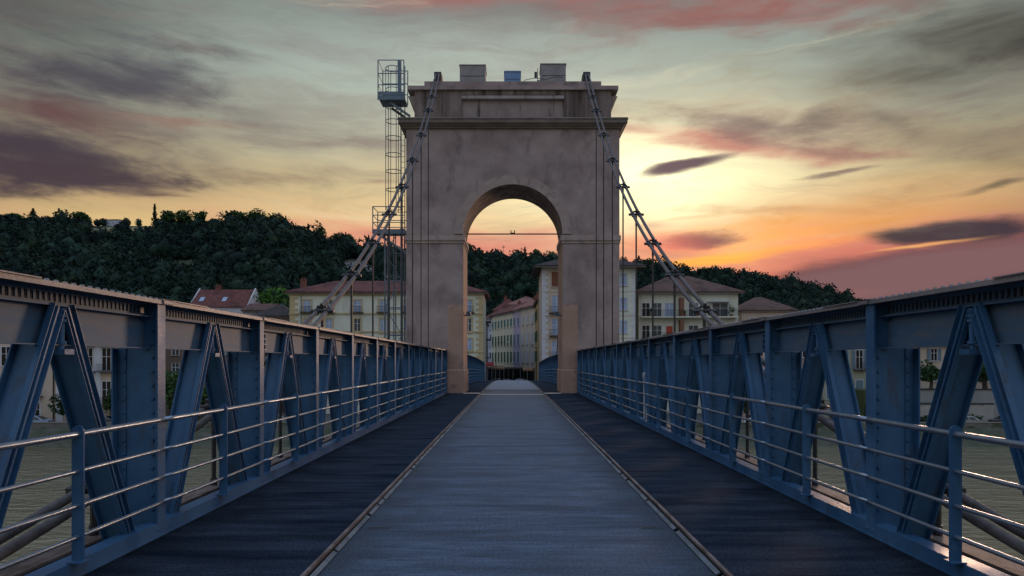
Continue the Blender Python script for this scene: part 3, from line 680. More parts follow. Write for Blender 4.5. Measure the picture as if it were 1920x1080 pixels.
# ================================================================== HOUSES
def wallm(name, a, k=.86, sc=.7): return mat(name, a, .9, 0, col2=tuple(x*k for x in a), scale=(sc, sc, sc*.5), detail=6, bump=.2, bscale=(6, 6, 6), col3=tuple(x*.7 for x in a), s3=(.9, .9, .22), lo3=.56, hi3=.75)
CREAM = wallm('cream_render', (.64, .65, .54)); OCHRE = wallm('ochre_trim', (.50, .40, .22)); BEIGE = wallm('beige_render', (.50, .41, .33)); PALEB = wallm('pale_blue_render', (.55, .60, .68))
LILAC = wallm('lilac_render', (.46, .40, .50)); PINKW = wallm('pink_render', (.42, .28, .23)); YELL = wallm('yellow_render', (.56, .49, .39)); GREY = wallm('grey_render', (.26, .25, .24)); BROWN = wallm('brown_render', (.16, .115, .09)); WHITE = wallm('white_render', (.55, .56, .60))
FRM = mat('white_window_frame', (.55, .56, .6), .5); GRN = mat('green_shutters', (.03, .10, .065), .6, col2=(.045, .13, .085), scale=(1, 1, 8)); BLS = mat('grey_blue_shutters', (.14, .20, .26), .6, col2=(.10, .16, .22), scale=(1, 1, 8)); TEAL = mat('teal_shutters', (.04, .17, .19), .6); WSH = mat('white_shutters', (.5, .52, .58), .6)
ORANGESH = mat('orange_lit_shutters', (.16, .05, .02), .6); IRON = mat('balcony_iron', (.02, .022, .025), .5, .3)  # orange light on the beige block's top shutters is put into their colour
GLASS = mat('window_glass', (.03, .04, .055), .08, 0, spec=.9, col2=(.06, .08, .1), scale=(.4, .4, .4)); SKYCURT = mat('sky_tinted_curtain_glass', (.34, .42, .56), .25, 0, col2=(.24, .30, .42), scale=(.6, .6, .6)); DKG = mat('dark_interior_glass', (.008, .009, .012), .15)  # pale blue panes: reflected sky put into the base colour, plus pale curtains
def tiles(name, a, b):
    m = mat(name, a, .85, 0, col2=b, scale=(1.5, 1.5, 1.5), bump=.0, col3=tuple(x*.5 for x in a), s3=(.4, .4, .4), lo3=.5, hi3=.7)
    N = m.node_tree.nodes; L = m.node_tree.links; P = N['Principled BSDF']; tc = N.new('ShaderNodeTexCoord'); w = N.new('ShaderNodeTexWave'); w.wave_type = 'BANDS'; w.bands_direction = 'X'; w.inputs['Scale'].default_value = 1.3; w.inputs['Distortion'].default_value = .6
    L.new(tc.outputs['Object'], w.inputs[0]); bp = N.new('ShaderNodeBump'); bp.inputs['Strength'].default_value = 1; bp.inputs['Distance'].default_value = .12; L.new(w.outputs['Fac'], bp.inputs['Height']); L.new(bp.outputs[0], P.inputs['Normal']); return m
TRED = tiles('red_roof_tiles', (.13, .036, .03), (.20, .065, .05)); TBRN = tiles('brown_roof_tiles', (.12, .062, .045), (.17, .09, .068)); TDRK = tiles('dark_roof_tiles', (.045, .032, .032), (.07, .05, .048)); TORG = tiles('pinkish_roof_tiles', (.26, .115, .09), (.34, .16, .13))

WC = {}
def win(parent, x, z, w, h, kind='plain', fm=None, sh=None, gl=None, name='window', y=0.0, bal=False):
    """x,z = centre on the wall's front plane (local y = 0, facing -y)"""
    fm = fm or FRM; gl = gl or GLASS; key = (round(w, 2), round(h, 2), kind, fm.name, sh.name if sh else '', gl.name, bal)
    if key not in WC:
        e = .22 if kind == 'ochre' else .10; p = .10 if kind == 'ochre' else .07
        a = MB(); a.box(-w/2-e, -w/2, -p, 0.02, -h/2-e, h/2+e).box(w/2, w/2+e, -p, .02, -h/2-e, h/2+e).box(-w/2, w/2, -p, .02, h/2, h/2+e).box(-w/2, w/2, -p, .02, -h/2-e, -h/2)
        a.box(-w/2-e-.05, w/2+e+.05, -p-.12, -p, -h/2-e-.02, -h/2-e+.10)
        fr = a.mesh('window_surround', fm)
        c = MB().box(-.04, .04, -.055, -.03, -h/2, h/2).box(-w/2, w/2, -.05, -.03, h*.12, h*.12+.05).box(-w/2, -w/2+.06, -.052, -.03, -h/2, h/2).box(w/2-.06, w/2, -.052, -.03, -h/2, h/2).mesh('casement', FRM)
        pn = MB().box(-w/2+.001, w/2-.001, -.03, 0.005, -h/2, h/2).mesh('pane', gl)
        sm = None
        if sh:
            sm = []
            for q in (-1, 1):
                s_ = MB()
                x0 = q*(w/2+.03) if kind != 'closed' else 0; x1 = q*(w/2+.03+w*.5) if kind != 'closed' else q*w/2
                if kind != 'closed': x0 += q*e*.2
                x0, x1 = sorted((x0, x1)); s_.box(x0, x1, -.13, -.075, -h/2-.02, h/2+.02)
                z_ = -h/2+.1
                while z_ < h/2-.1: s_.box(x0+.05, x1-.05, -.15, -.13, z_, z_+.05); z_ += .16
                sm.append(s_.mesh('shutter', sh))
        bl = None
        if bal:
            s_ = MB(); s_.box(-w/2-.4, w/2+.4, -.75, -.0, -h/2-.22, -h/2-.1)
            zz = -h/2-.1
            s_.box(-w/2-.38, w/2+.38, -.73, -.69, zz+.95, zz+1.0); s_.box(-w/2-.38, w/2+.38, -.73, -.69, zz+.08, zz+.12)
            x_ = -w/2-.38
            while x_ <= w/2+.38: s_.box(x_-.014, x_+.014, -.725, -.70, zz, zz+.97); x_ += .16
            bl = s_.mesh('balcony', IRON)
        WC[key] = (fr, c, pn, sm, bl)
    fr, c, pn, sm, bl = WC[key]
    o = link(name, fr, parent, (x, y, z)); link('casement', c, o); link('pane', pn, o)
    for q in sm or []: link('shutter', q, o)
    if bl: link('balcony', bl, o)
    return o
def hip(b, w, d, z, h, ov, t=.18, hipx=None, gable=False):
    x0, x1, y0, y1 = -ov, w+ov, -ov, d+ov; hx = 0 if gable else (min((y1-y0)/2, (x1-x0)/2) if hipx is None else hipx)
    vs = [(x0, y0, z), (x1, y0, z), (x1, y1, z), (x0, y1, z), (x0, y0, z+t), (x1, y0, z+t), (x1, y1, z+t), (x0, y1, z+t), (x0+hx, (y0+y1)/2, z+h), (x1-hx, (y0+y1)/2, z+h)]
    return b.add(vs, [(0, 1, 2, 3), (0, 1, 5, 4), (1, 2, 6, 5), (2, 3, 7, 6), (3, 0, 4, 7), (4, 5, 9, 8), (6, 7, 8, 9), (5, 6, 9), (7, 4, 8)])
def house(name, label, x, y, w, d, z0, z1, wall, roofm, rh, ov=.6, rz=0, gable=False, cols=(), rows=(), wk={}, chim=(), hipx=None, cat='building', sides=True, skip=()):
    g = empty(name, label, cat, (x, y, z0), rz); H = z1-z0
    MB().box(0, w, 0, d, 0, H).build('wall', wall, g)
    if gable:
        b = MB(); b.prismx([(0, H), (d, H), (d/2, H+rh*.92)], 0.0, w); b.build('gable', wall, g)
    rf = hip(MB(), w, d, H+.002, rh, ov, hipx=hipx, gable=gable).build('roof', roofm, g)
    MB().box(-ov+.1, w+ov-.1, -ov+.1, -ov+.22, H-.14, H+.0).build('gutter', FRM if wall in (WHITE, PALEB) else GREY, g)
    for i, (cx, cy, ch) in enumerate(chim):
        c = MB().box(cx-.45, cx+.45, cy-.3, cy+.3, H+rh*.2, H+rh+ch).box(cx-.52, cx+.52, cy-.37, cy+.37, H+rh+ch, H+rh+ch+.12)
        for k in (-.22, .22): c.tube([(cx+k, cy, H+rh+ch+.12), (cx+k, cy, H+rh+ch+.5)], .11, 6)
        c.build('chimney', mat('chimney_brick', (.20, .075, .05), .9, col2=(.14, .06, .045), scale=(4, 4, 8)), rf)
    for r_i, zc in enumerate(rows):
        for c_i, xc in enumerate(cols):
            if (r_i, c_i) in skip: continue
            win(g, xc, zc-z0, **(wk(r_i, c_i) if callable(wk) else wk))
    return g
def quoins(g, x, H, m, w=.7, h0=0, y=-.03):
    b = MB(); z = h0; k = 0
    while z < H-.2:
        ww = w if k % 2 else w*.62; b.box(min(x, x+ww*(1 if x < 1 else -1)), max(x, x+ww*(1 if x < 1 else -1)), y, .2, z+.02, z+.46); z += .48; k += 1
    return b.build('quoin', m, g)

# --- cream riverside block, left
Y = 112; xl, xr = X_(543, Y), X_(906, Y); z1 = Z_(549, Y)
us = [576, 617, 670, 719, 766, 815, 878]
cols = [X_(u, Y)-xl for u in us]; rows = [Z_(v, Y) for v in (574, 610, 646, 682)]
def wk(r, c): return dict(w=1.25 if r != 1 else 1.1, h=1.9 if r != 1 else 2.1, kind='ochre', fm=OCHRE, gl=SKYCURT if (r*3+c) % 4 != 1 else GLASS, bal=(r == 0))
g = house('apartment_building', 'cream riverside apartment block with ochre trim and red hipped roof left of the arch', xl, Y, xr-xl, 12, ZQ, z1, CREAM, TRED, Z_(530, Y+6)-z1+.3, .7, cols=cols, rows=rows, wk=wk, chim=((1.2, 3.5, -.2),))
H = z1-ZQ; W = xr-xl
b = MB()
for v in (588, 622, 660): b.box(-.1, W+.1, -.14, 0, Z_(v, Y)-ZQ-.12, Z_(v, Y)-ZQ+.12)
b.box(-.15, W+.15, -.2, 0, H-.45, H-.15); b.build('string_course', OCHRE, g)
quoins(g, 0, H-.5, OCHRE, 1.4); quoins(g, W, H-.5, OCHRE, 1.2)
b = MB().tube([(1.9, -.08, 0), (1.9, -.08, H)], .07, 6).tube([(17.4, -.08, 0), (17.4, -.08, H)], .07, 6); b.build('downpipe', GREY, g)
# side wall windows facing the street
# --- beige block right of the street
Y = 108; xl, xr = X_(1016, Y), X_(1194, Y); z1 = Z_(501, Y); W = xr-xl; H = z1-ZQ
cols = [X_(1043, Y)-xl, X_(1075, Y)-xl, X_(1107, Y)-xl, X_(1139, Y)-xl, X_(1169, Y)-xl]; rows = [Z_(v, Y) for v in (524, 570, 613, 655)]
def wk(r, c):
    if c == 0: return dict(w=1.45, h=2.6, kind='plain', fm=BEIGE, gl=(DKG if r == 0 else SKYCURT), sh=None, bal=True) if r else dict(w=1.45, h=2.3, kind='closed', fm=BEIGE, sh=ORANGESH, gl=DKG, bal=False)
    return dict(w=1.15, h=1.9, kind='plain', fm=WHITE, gl=SKYCURT)
g = house('apartment_building', 'tall beige apartment block with white corner stones and dark eaves right of the street', xl, Y, W, 12, ZQ, z1, BEIGE, TDRK, 2.9, 1.3, cols=cols, rows=rows, wk=wk)
quoins(g, 0, H-.3, WHITE, 1.0); quoins(g, W, H-.3, WHITE, .9)
MB().box(X_(1145, Y)-xl, W-.02, -.025, .0, 0, H-.3).build('render_bay', CREAM, g)
b = MB()
for v in (547, 592, 634): b.box(.0, W, -.06, 0, Z_(v, Y)-ZQ-.06, Z_(v, Y)-ZQ+.06)
b.build('string_course', BEIGE, g)
# --- balcony block
Y = 113; xl, xr = X_(1197, Y)+.05, X_(1384, Y); z1 = Z_(549, Y); W = xr-xl; H = z1-ZQ
g = house('apartment_building', 'cream block with long planted balconies under a wide brown tiled roof', xl, Y, W, 13, ZQ, z1, CREAM, TBRN, 3.6, .9)
fl = [Z_(594, Y), Z_(636, Y), Z_(678, Y)]
for i, zf in enumerate(fl):
    zf -= ZQ
    bl = MB().box(.2, W-.3, -1.3, 0, zf-.2, zf).build('balcony', CREAM, g)
    b = MB(); b.box(.2, W-.3, -1.28, -1.24, zf+1.0, zf+1.05); x = .2
    while x < W-.3: b.box(x-.015, x+.015, -1.275, -1.245, zf, zf+1.0); x += .17
    b.build('balustrade', IRON, bl)
    for u, ww, m_, kind in ((1211, 1.3, DKG, 0), (1232, 1.5, GLASS, 0), (1255, 1.5, SKYCURT, 0), (1300, 1.6, GLASS, 0), (1350, 2.6, GLASS, 0)):
        if i == 1 and u == 1255: win(g, X_(u, Y)-xl, zf+1.1, 1.05, 2.1, 'closed', sh=mat('orange_red_door', (.42, .05, .015), .5), gl=DKG, name='door')
        else: win(g, X_(u, Y)-xl, zf+1.15, ww, 2.2, 'plain', gl=m_)
    MB().box(X_(1276, Y)-xl-.3, X_(1276, Y)-xl+.3, -1.2, 0, zf, zf+3.1).build('pillar', mat('terracotta_pillar', (.20, .09, .06), .9), g)
    MB().box(X_(1345, Y)-xl-1.8, X_(1345, Y)-xl+1.9, -1.1, -.05, zf+2.42, zf+2.52).build('awning', WSH, g)

LEAFM = {}
def leafm(name, a, b):
    if name not in LEAFM:
        m = mat(name, a, .75, 0, col2=b, scale=(.35, .35, .35), detail=3, island=.35, spec=.2); LEAFM[name] = m
    return LEAFM[name]
def leaves(b, c, rx, ry, rz, n, size, rnd, shell=.55, conic=False):
    """n leaf clumps (bent quads) through an uneven crown volume; returns nothing"""
    c = Vector(c); lob = [(Vector((rnd.gauss(0, 1), rnd.gauss(0, 1), rnd.gauss(0, .8))).normalized(), rnd.uniform(.25, .5)) for _ in range(9)]
    for i in range(n):
        d = Vector((rnd.gauss(0, 1), rnd.gauss(0, 1), rnd.gauss(0, 1))).normalized(); q = rnd.random()**.45
        k = 1-.28+sum(max(0, d.dot(l)-.72)*3.2*a for l, a in lob)
        if conic:
            h = rnd.random(); rr = (1-h)**.85*(.8+.35*math.sin(h*26))*rnd.random()**.4; an = rnd.uniform(0, 2*PI)
            p = c+Vector((rx*rr*math.cos(an), ry*rr*math.sin(an), (h*2-1)*rz))
        else: p = c+Vector((d.x*rx, d.y*ry, d.z*rz))*q*k
        s = size*rnd.uniform(.6, 1.3); u = Vector((rnd.gauss(0, 1), rnd.gauss(0, 1), rnd.gauss(0, .6))).normalized(); v = u.cross(Vector((rnd.gauss(0, 1), rnd.gauss(0, 1), rnd.gauss(0, 1)))).normalized(); w = u.cross(v)
        b.add([p-u*s, p-v*s*.55+w*s*.2, p+u*s, p+v*s*.55+w*s*.2], [(0, 1, 2, 3)])
def tree(name, label, x, y, z, h, r, lm, n=420, conic=False, size=None, seed=1, group=None, crown_z=None, cat='tree'):
    rnd = random.Random(seed); g = empty(name, label, cat, (x, y, z), group=group)
    b = MB(); tr = r*.09+.05
    b.tube([(0, 0, -.4), (rnd.uniform(-.1, .1)*r, 0, h*.3), (rnd.uniform(-.15, .15)*r, rnd.uniform(-.1, .1)*r, h*(.9 if conic else .65))], [tr*1.4, tr, tr*.3], 7)
    if not conic:
        for i in range(6):
            a = rnd.uniform(0, 2*PI); b.tube([(0, 0, h*rnd.uniform(.28, .5)), (r*.4*math.cos(a), r*.4*math.sin(a), h*.62), (r*.75*math.cos(a), r*.75*math.sin(a), h*rnd.uniform(.65, .85))], [tr*.6, tr*.4, tr*.12], 5)
    b.build('trunk', mat('dark_bark', (.045, .035, .028), .95, col2=(.07, .055, .045), scale=(3, 3, 1)), g)
    b = MB(); size = size or r*.13
    if conic: leaves(b, (0, 0, h*.55), r, r, h*.45, n, size, rnd, conic=True)
    else: leaves(b, (0, 0, h*.62), r, r, h*.38, n, size, rnd)
    b.build('crown', lm, g); return g
LDK = leafm('dark_leaves', (.018, .045, .018), (.035, .075, .025)); LBR = leafm('bright_leaves', (.04, .11, .012), (.07, .17, .022)); LMD = leafm('mid_green_leaves', (.03, .07, .02), (.05, .11, .03)); LCY = leafm('cypress_leaves', (.012, .03, .016), (.02, .045, .02))
# pots on the balconies
for i, (u, lab) in enumerate(((1222, 'tall leafy potted plant beside the dark door on the upper balcony'), (1284, 'first small potted plant right of the terracotta pillar on the upper balcony'), (1307, 'second small potted plant right of the terracotta pillar on the upper balcony'), (1372, 'bushy potted plant at the right end of the upper balcony'))):
    g = empty('potted_plant', lab, 'plant', (X_(u, 112), 112.1, Z_(594, 113)), group='balcony plants'); r = (.5, .25, .25, .7)[i]
    MB().frus((-.16, .16, -.16, .16), (-.22, .22, -.22, .22), 0, .38).build('pot', mat('terracotta_pot', (.30, .12, .06), .8), g)
    b = MB(); leaves(b, (0, 0, .4+r*1.1), r, r*.8, r*1.1, 120, .14, random.Random(i)); b.build('foliage', LMD, g)

# --- houses behind and beside
Y = 124; xl, xr = X_(356, Y), X_(459, Y); z1 = Z_(577, Y)
g = house('townhouse', 'townhouse with red tiled roof, two skylights and a broad chimney', xl, Y, xr-xl, 9, ZQ, z1, WHITE, TRED, Z_(543, Y+4.5)-z1, .2, gable=True, chim=(((X_(407, Y+4)-xl), 4.5, .5),), cols=[2, 5, 8], rows=[Z_(600, Y)], wk=dict(w=1, h=1.6))
H = z1-ZQ; rh = Z_(543, Y+4.5)-z1
for u in (376, 419): 
    xx = X_(u, Y)-xl; MB().bar((xx-.5, 1.2, H+rh*.34), (xx-.5+.001, 2.2, H+rh*.56), .8, .1).build('skylight', SKYCURT, g)
b = MB(); b.prismx([(-.1, H), (9.1, H), (4.5, H+rh+.25)], -.35, -.15); b.prismx([(-.1, H), (9.1, H), (4.5, H+rh+.25)], xr-xl+.15, xr-xl+.35); b.build('gable_coping', WHITE, g)
MB().tube([((X_(414, Y+4)-xl), 4.5, H+rh), ((X_(414, Y+4)-xl), 4.5, H+rh+2.2)], .04, 5).build('aerial', IRON, g)
Y = 116; xl, xr = X_(474, Y), X_(545, Y)
house('townhouse', 'low house with dark brown roof squeezed against the cream block', xl, Y, xr-xl-.05, 10, ZQ, Z_(594, Y), BROWN, TDRK, 2.6, .3, cols=[2, 5], rows=[Z_(640, Y)], wk=dict(w=1, h=1.5))
Y = 122; house('townhouse', 'small house with greyish brown roof under the bright green tree', X_(455, Y), Y, X_(505, Y)-X_(455, Y), 7, ZQ, Z_(583, Y), GREY, TBRN, 1.6, .3, gable=True)
Y = 100; xl, xr = X_(222, Y), X_(470, Y)
house('townhouse', 'long brown house on the quay seen through the left girder', xl, Y, xr-xl, 9, ZQ, Z_(628, Y), BROWN, TDRK, 1.2, .4, cols=[(xr-xl)*k/6 for k in (.6, 1.6, 2.6, 3.7, 4.7, 5.5)], rows=[Z_(655, Y), Z_(692, Y), Z_(730, Y)], wk=lambda r, c: dict(w=1.1, h=1.7, fm=GREY, gl=DKG if c % 2 else GLASS, sh=BLS if c == 4 else None))
Y = 92; xl = X_(-140, Y); xm = X_(103, Y); xr = X_(216, Y)
def wk(r, c): return dict(w=1.35, h=2.5, fm=WHITE, gl=DKG, bal=(c % 2 == 1))
house('apartment_building', 'beige quayside house with small balconies at the far left', xl, Y, xm-xl-.05, 10, ZQ, Z_(590, Y), BEIGE, TBRN, 2.2, .4, cols=[X_(u, Y)-xl for u in (-90, -40, 12, 66)], rows=[Z_(v, Y) for v in (612, 668, 724, 772)], wk=wk)
g = house('apartment_building', 'beige house with white window bays and iron balconies at the far left', xm, Y, xr-xm, 10, ZQ, Z_(592, Y), BEIGE, TBRN, 2.2, .4, cols=[X_(u, Y)-xm for u in (166, 200)], rows=[Z_(v, Y) for v in (624, 674, 736)], wk=lambda r, c: dict(w=1.25, h=3.0, fm=WHITE, gl=DKG, bal=True))
MB().box(X_(183, Y)-xm-.45, X_(183, Y)-xm+.45, -.05, 0, .5, 12).box(.2, 1.1, -.05, 0, 0, 12).build('white_bay', WHITE, g)
MB().tube([(-.15, -.1, 0), (-.15, -.1, 13)], .08, 6).build('downpipe', IRON, g)
Y = 122; house('townhouse', 'house with brown hipped roof half hidden behind the balcony block', X_(1391, Y), Y, X_(1492, Y)-X_(1391, Y), 10, ZQ, Z_(583, Y), BEIGE, TBRN, 2.9, .5, cols=[2, 6], rows=[Z_(605, Y)], wk=dict(w=1, h=1.6), hipx=4.6)
Y = 104; xl, xr = X_(1388, Y), X_(1541, Y)
house('apartment_building', 'pinkish house with dark paired windows seen through the right girder', xl, Y, xr-xl-.05, 9, ZQ, Z_(618, Y), PINKW, TBRN, 1.2, .4, cols=[(xr-xl)*k/5 for k in (.6, 1.7, 2.8, 3.8, 4.6)], rows=[Z_(v, Y) for v in (658, 702, 745)], wk=dict(w=1.2, h=1.9, fm=WHITE, gl=DKG))
xl2, xr2 = xr, X_(1650, Y)
house('apartment_building', 'greenish grey house with tall pale shutters seen through the right girder', xl2, Y-.3, xr2-xl2, 9, ZQ, Z_(640, Y), wallm('greenish_render', (.33, .33, .25)), TBRN, 1.2, .4, cols=[(xr2-xl2)*k/4 for k in (.5, 1.5, 2.5, 3.5)], rows=[Z_(v, Y) for v in (674, 730)], wk=lambda r, c: dict(w=1.1, h=2.8, kind='closed' if (r+c) % 2 else 'open', fm=WHITE, gl=DKG, sh=BLS, bal=(r == 0 and c % 2 == 0)))
Y = 104; xl3, xr3 = X_(1655, Y), X_(2080, Y)
house('apartment_building', 'long pale beige house with grey-blue shutters above the garden walls on the right', xl3, Y, xr3-xl3, 10, ZQ, Z_(646, Y), BEIGE, TBRN, 2.4, .8, cols=[X_(u, Y)-xl3 for u in (1690, 1751, 1815, 1845, 1905, 1970, 2030)], rows=[Z_(v, Y) for v in (665, 703)], wk=lambda r, c: dict(w=1.0, h=1.8, kind='open', fm=WHITE, gl=DKG, sh=BLS))
MB().tube([(X_(1722, Y), Y-.1, -2.3), (X_(1722, Y), Y-.1, 4)], .08, 6).build('drainpipe', IRON, label='dark drainpipe on the pale beige house with shutters', cat='drainpipe')
# terraces on the right
PW = mat('pale_garden_wall', (.27, .26, .24), .9, col2=(.36, .35, .32), scale=(.4, .4, .8), bump=.3, bscale=(3, 3, 3), col3=(.14, .14, .12), s3=(.7, .7, .5))
def gwall(lab, x0, x1, y, z0, z1, m=PW):
    g = empty('garden_wall', lab, 'wall', (x0, y, z0)); MB().box(0, x1-x0, 0, .5, 0, z1-z0).build('wall_face', m, g); MB().box(-.1, x1-x0+.1, -.12, .6, z1-z0, z1-z0+.14).build('coping', IRON, g)
gwall('lower pale garden wall with dark coping on the right quay', X_(1660, 92), X_(1863, 92), 92, ZQ, Z_(758, 92))
gwall('upper grey garden wall below the round trees on the right quay', X_(1660, 97), X_(1880, 97), 97, ZQ, Z_(731, 97), wallm('grey_concrete_wall', (.25, .25, .25)))
MB().box(X_(1660, 92), X_(1880, 97), 97.5, 104, ZQ, Z_(731, 97)-.05).build('garden_terrace', GRASS, kind='structure')
MB().box(X_(1660, 92), X_(1863, 92), 92.5, 97, ZQ, Z_(758, 92)-.05).build('garden_terrace_lower', GRASS, kind='structure')
for i, (u, v0, h, r, lab) in enumerate(((1745, 731, 3.9, 1.7, 'round dark green tree on the upper terrace nearest the greenish house'), (1848, 731, 4.2, 2.6, 'wide dark green tree on the upper terrace, right of the round one'), (1905, 752, 4.5, 2.2, 'dark tree at the right end of the garden wall'))):
    tree('garden_tree', lab, X_(u, 99), 99, Z_(v0, 99), h, r, LDK, 900, seed=20+i, size=.26, group='terrace trees')
for i, (u, Y, h, r, lab) in enumerate(((322, 92, 8.2, 3.1, 'dark green tree on the left quay just left of the second post'), (385, 93, 7.4, 2.8, 'dark green tree on the left quay in front of the long brown house'), (128, 90.5, 4.6, 1.5, 'slim shrub by the white bay of the far left house'), (500, 96, 5, 2.2, 'low tree on the left quay near the fourth post'), (1385, 94, 5.2, 2.3, 'low tree on the right quay in front of the pinkish house'), (222, 90.5, 5.0, 1.8, 'dark bush tree under the iron balconies'))):
    tree('quay_tree', lab, X_(u, Y), Y, ZQ, h, r, LMD if i < 2 else LDK, 1000, seed=40+i, size=.28, group='quay trees')
tree('broadleaf_tree', 'bright green leafy tree between the red roofed townhouse and the cream block', X_(487, 132), 132, 3.5, 12.8, 4.6, LBR, 2200, seed=3, size=.42)

# --- old street beyond
def line_pt(u, a, c):      # point of the ground line a-c seen in column u
    k = (u-U0)/F; (ax, ay), (bx, by) = a, c; t = (k*ay+CX-ax)/((bx-ax)-k*(by-ay)) if False else ((CX+k*ay-ax)/((bx-ax)-k*(by-ay))); return ax+(bx-ax)*t, ay+(by-ay)*t
LA, LB = (-7.0, 169.0), (4.5, 135.0)
seg = [(908, 922, PALEB, 'white-blue narrow house at the left end of the curved old street', SKYCURT, WSH, 'open', 11.6), (922, 962, wallm('pale_cream_render', (.64, .60, .46)), 'cream house with closed green shutters in the curved old street', DKG, GRN, 'closed', 11.9),
       (962, 976, LILAC, 'lilac narrow house between two cream houses in the old street', SKYCURT, BLS, 'closed', 12.0), (976, 1003, YELL, 'cream and pink house with pale shutters at the right of the curved row', SKYCURT, WSH, 'closed', 12.1)]
for (ua, ub, wm, lab, gl, sh, kind, z1) in seg:
    a = line_pt(ua, LA, LB); c = line_pt(ub, LA, LB); L_ = math.hypot(c[0]-a[0], c[1]-a[1]); rz = math.atan2(c[1]-a[1], c[0]-a[0]); z0 = -4.5
    ncol = max(1, int(L_/2.15)); cols = [L_*(k+.5)/ncol for k in range(ncol)]
    base = zst((a[1]+c[1])/2)
    rws = [2.5, 6.2, 10.0]
    g = house('row_house', lab, a[0], a[1], L_-.04, 9, z0, z1+.4, wm, TRED if ua in (922, 908) else TORG, 2.6, .5, rz=rz, gable=True, cols=cols, rows=rws, wk=lambda r, c: dict(w=.95, h=(2.3, 2.3, 1.7)[r], kind=kind, fm=FRM if ua in (962,) else wm, gl=gl, sh=(TEAL if (r == 2 and sh is GRN) else sh)), chim=((L_*.5, 4.2, .2),) if L_ > 4 else ())
    b = MB(); nb = max(1, int(L_/3)); 
    for k in range(nb): b.box(L_*(k+.04)/nb, L_*(k+.95)/nb, -.06, .0, base-z0+.1, base-z0+3.1)
    b.build('shopfront', DKG, g)
    MB().box(.1, L_-.15, -.12, 0, base-z0+3.15, base-z0+3.5).build('fascia', mat('brown_fascia', (.10, .06, .045), .7), g)
    MB().box(0, L_-.04, -.18, 0, z1+.1-z0, z1+.38-z0).build('cornice', WSH, g)
# dormer gable and higher roofs behind
a = line_pt(925, LA, LB)
house('townhouse', 'pinkish gabled house rising behind the cream row', X_(926, 176), 176, 7.5, 9, -3, Z_(583, 176), PINKW, TRED, 3.6, .4, gable=False, chim=((3.0, 4, .3),), cols=[2, 5], rows=[Z_(590, 176)], wk=dict(w=1, h=1.1, gl=SKYCURT))
house('townhouse', 'tall red roofed house behind the right of the old street', X_(952, 172), 172, 9.5, 9, -3, Z_(572, 172), PINKW, TORG, 2.6, .3, chim=((7.8, 3, .6), (8.9, 5, .2)))
house('townhouse', 'dark side house with balconies behind the cream riverside block', -16, 126, 10.9, 22, -3, Z_(602, 128), GREY, TBRN, 2.0, .3)
g = house('townhouse', 'yellow house lining the right side of the street', 4.62, 135, 14.6, 9, -3, 12.3, wallm('deep_yellow_render', (.50, .34, .15)), TBRN, 2.0, .5, rz=-PI/2, cols=[2.5, 6.5, 11], rows=[2.5, 6.2, 10.0], wk=dict(w=1.1, h=2.0, kind='open', fm=YELL, gl=DKG, sh=GRN))
# balconies on the street side of the dark house
b = MB()
for z in (2.2, 5.6, 9.0): b.box(-5.1, -4.0, 128, 133, z, z+.15).box(-4.06, -4.0, 128, 133, z+.15, z+1.1)
b.build('side_balconies', IRON, label='dark stacked balconies hanging over the left side of the street', cat='balcony')
# awnings, parasols, signs, cars at the street's end
RED = mat('red_awning', (.35, .03, .03), .8); TAN = mat('tan_awning', (.30, .17, .09), .8)
for i, (u, v, Y, w, m_, lab) in enumerate(((919, 684, 122, 1.4, RED, 'red cafe awning at the left of the street end'), (935, 690, 132, 2.4, TAN, 'tan cafe awning in front of the cream house'), (990, 693, 130, 2.0, TAN, 'tan awning under the yellow house on the right'))):
    g = empty('awning', lab, 'awning', (X_(u, Y), Y, zst(Y)), group='street awnings'); z = Z_(v, Y)-zst(Y)
    MB().prismx([(0, z+.5), (-1.5, z), (-1.5, z-.25), (-1.45, z-.25), (-1.4, z+.02), (0, z+.42)], -w/2, w/2).build('canopy', m_, g)
    MB().tube([(-w/2+.1, -1.4, 0), (-w/2+.1, -1.4, z)], .05, 5).tube([(w/2-.1, -1.4, 0), (w/2-.1, -1.4, z)], .05, 5).build('pole', IRON, g)
g = empty('street_sign', 'blue and white sign panel on a post at the far left end of the bridge', 'sign', (X_(905, 88), 88.0, zst(88))); MB().tube([(0, 0, 0), (0, 0, 2.3)], .04, 6).build('post', GALV, g); MB().box(-.25, .3, -.04, -.0, .9, 2.3).build('panel', mat('pale_blue_sign', (.35, .45, .65), .5), g)
def street_light(label, x, y, z, h, arm):
    g = empty('street_lamp', label, 'street lamp', (x, y, z), group='street lamps'); MB().tube([(0, 0, 0), (0, 0, h)], [.08, .045], 8).tube([(0, 0, h-.05), (arm, 0, h+.12)], .035, 6).build('pole', IRON, g)
    MB().frus((arm-.28, arm+.28, -.13, .13), (arm-.2, arm+.2, -.08, .08), h+.06, h+.22).build('lamp_head', WSH, g)
street_light('street lamp with pale head on the left of the old street', X_(930, 125), 125, zst(125), 8.2, 2.2)
street_light('street lamp with pale head on the right of the old street', X_(1006, 126), 126, zst(126), 7.4, -1.5)

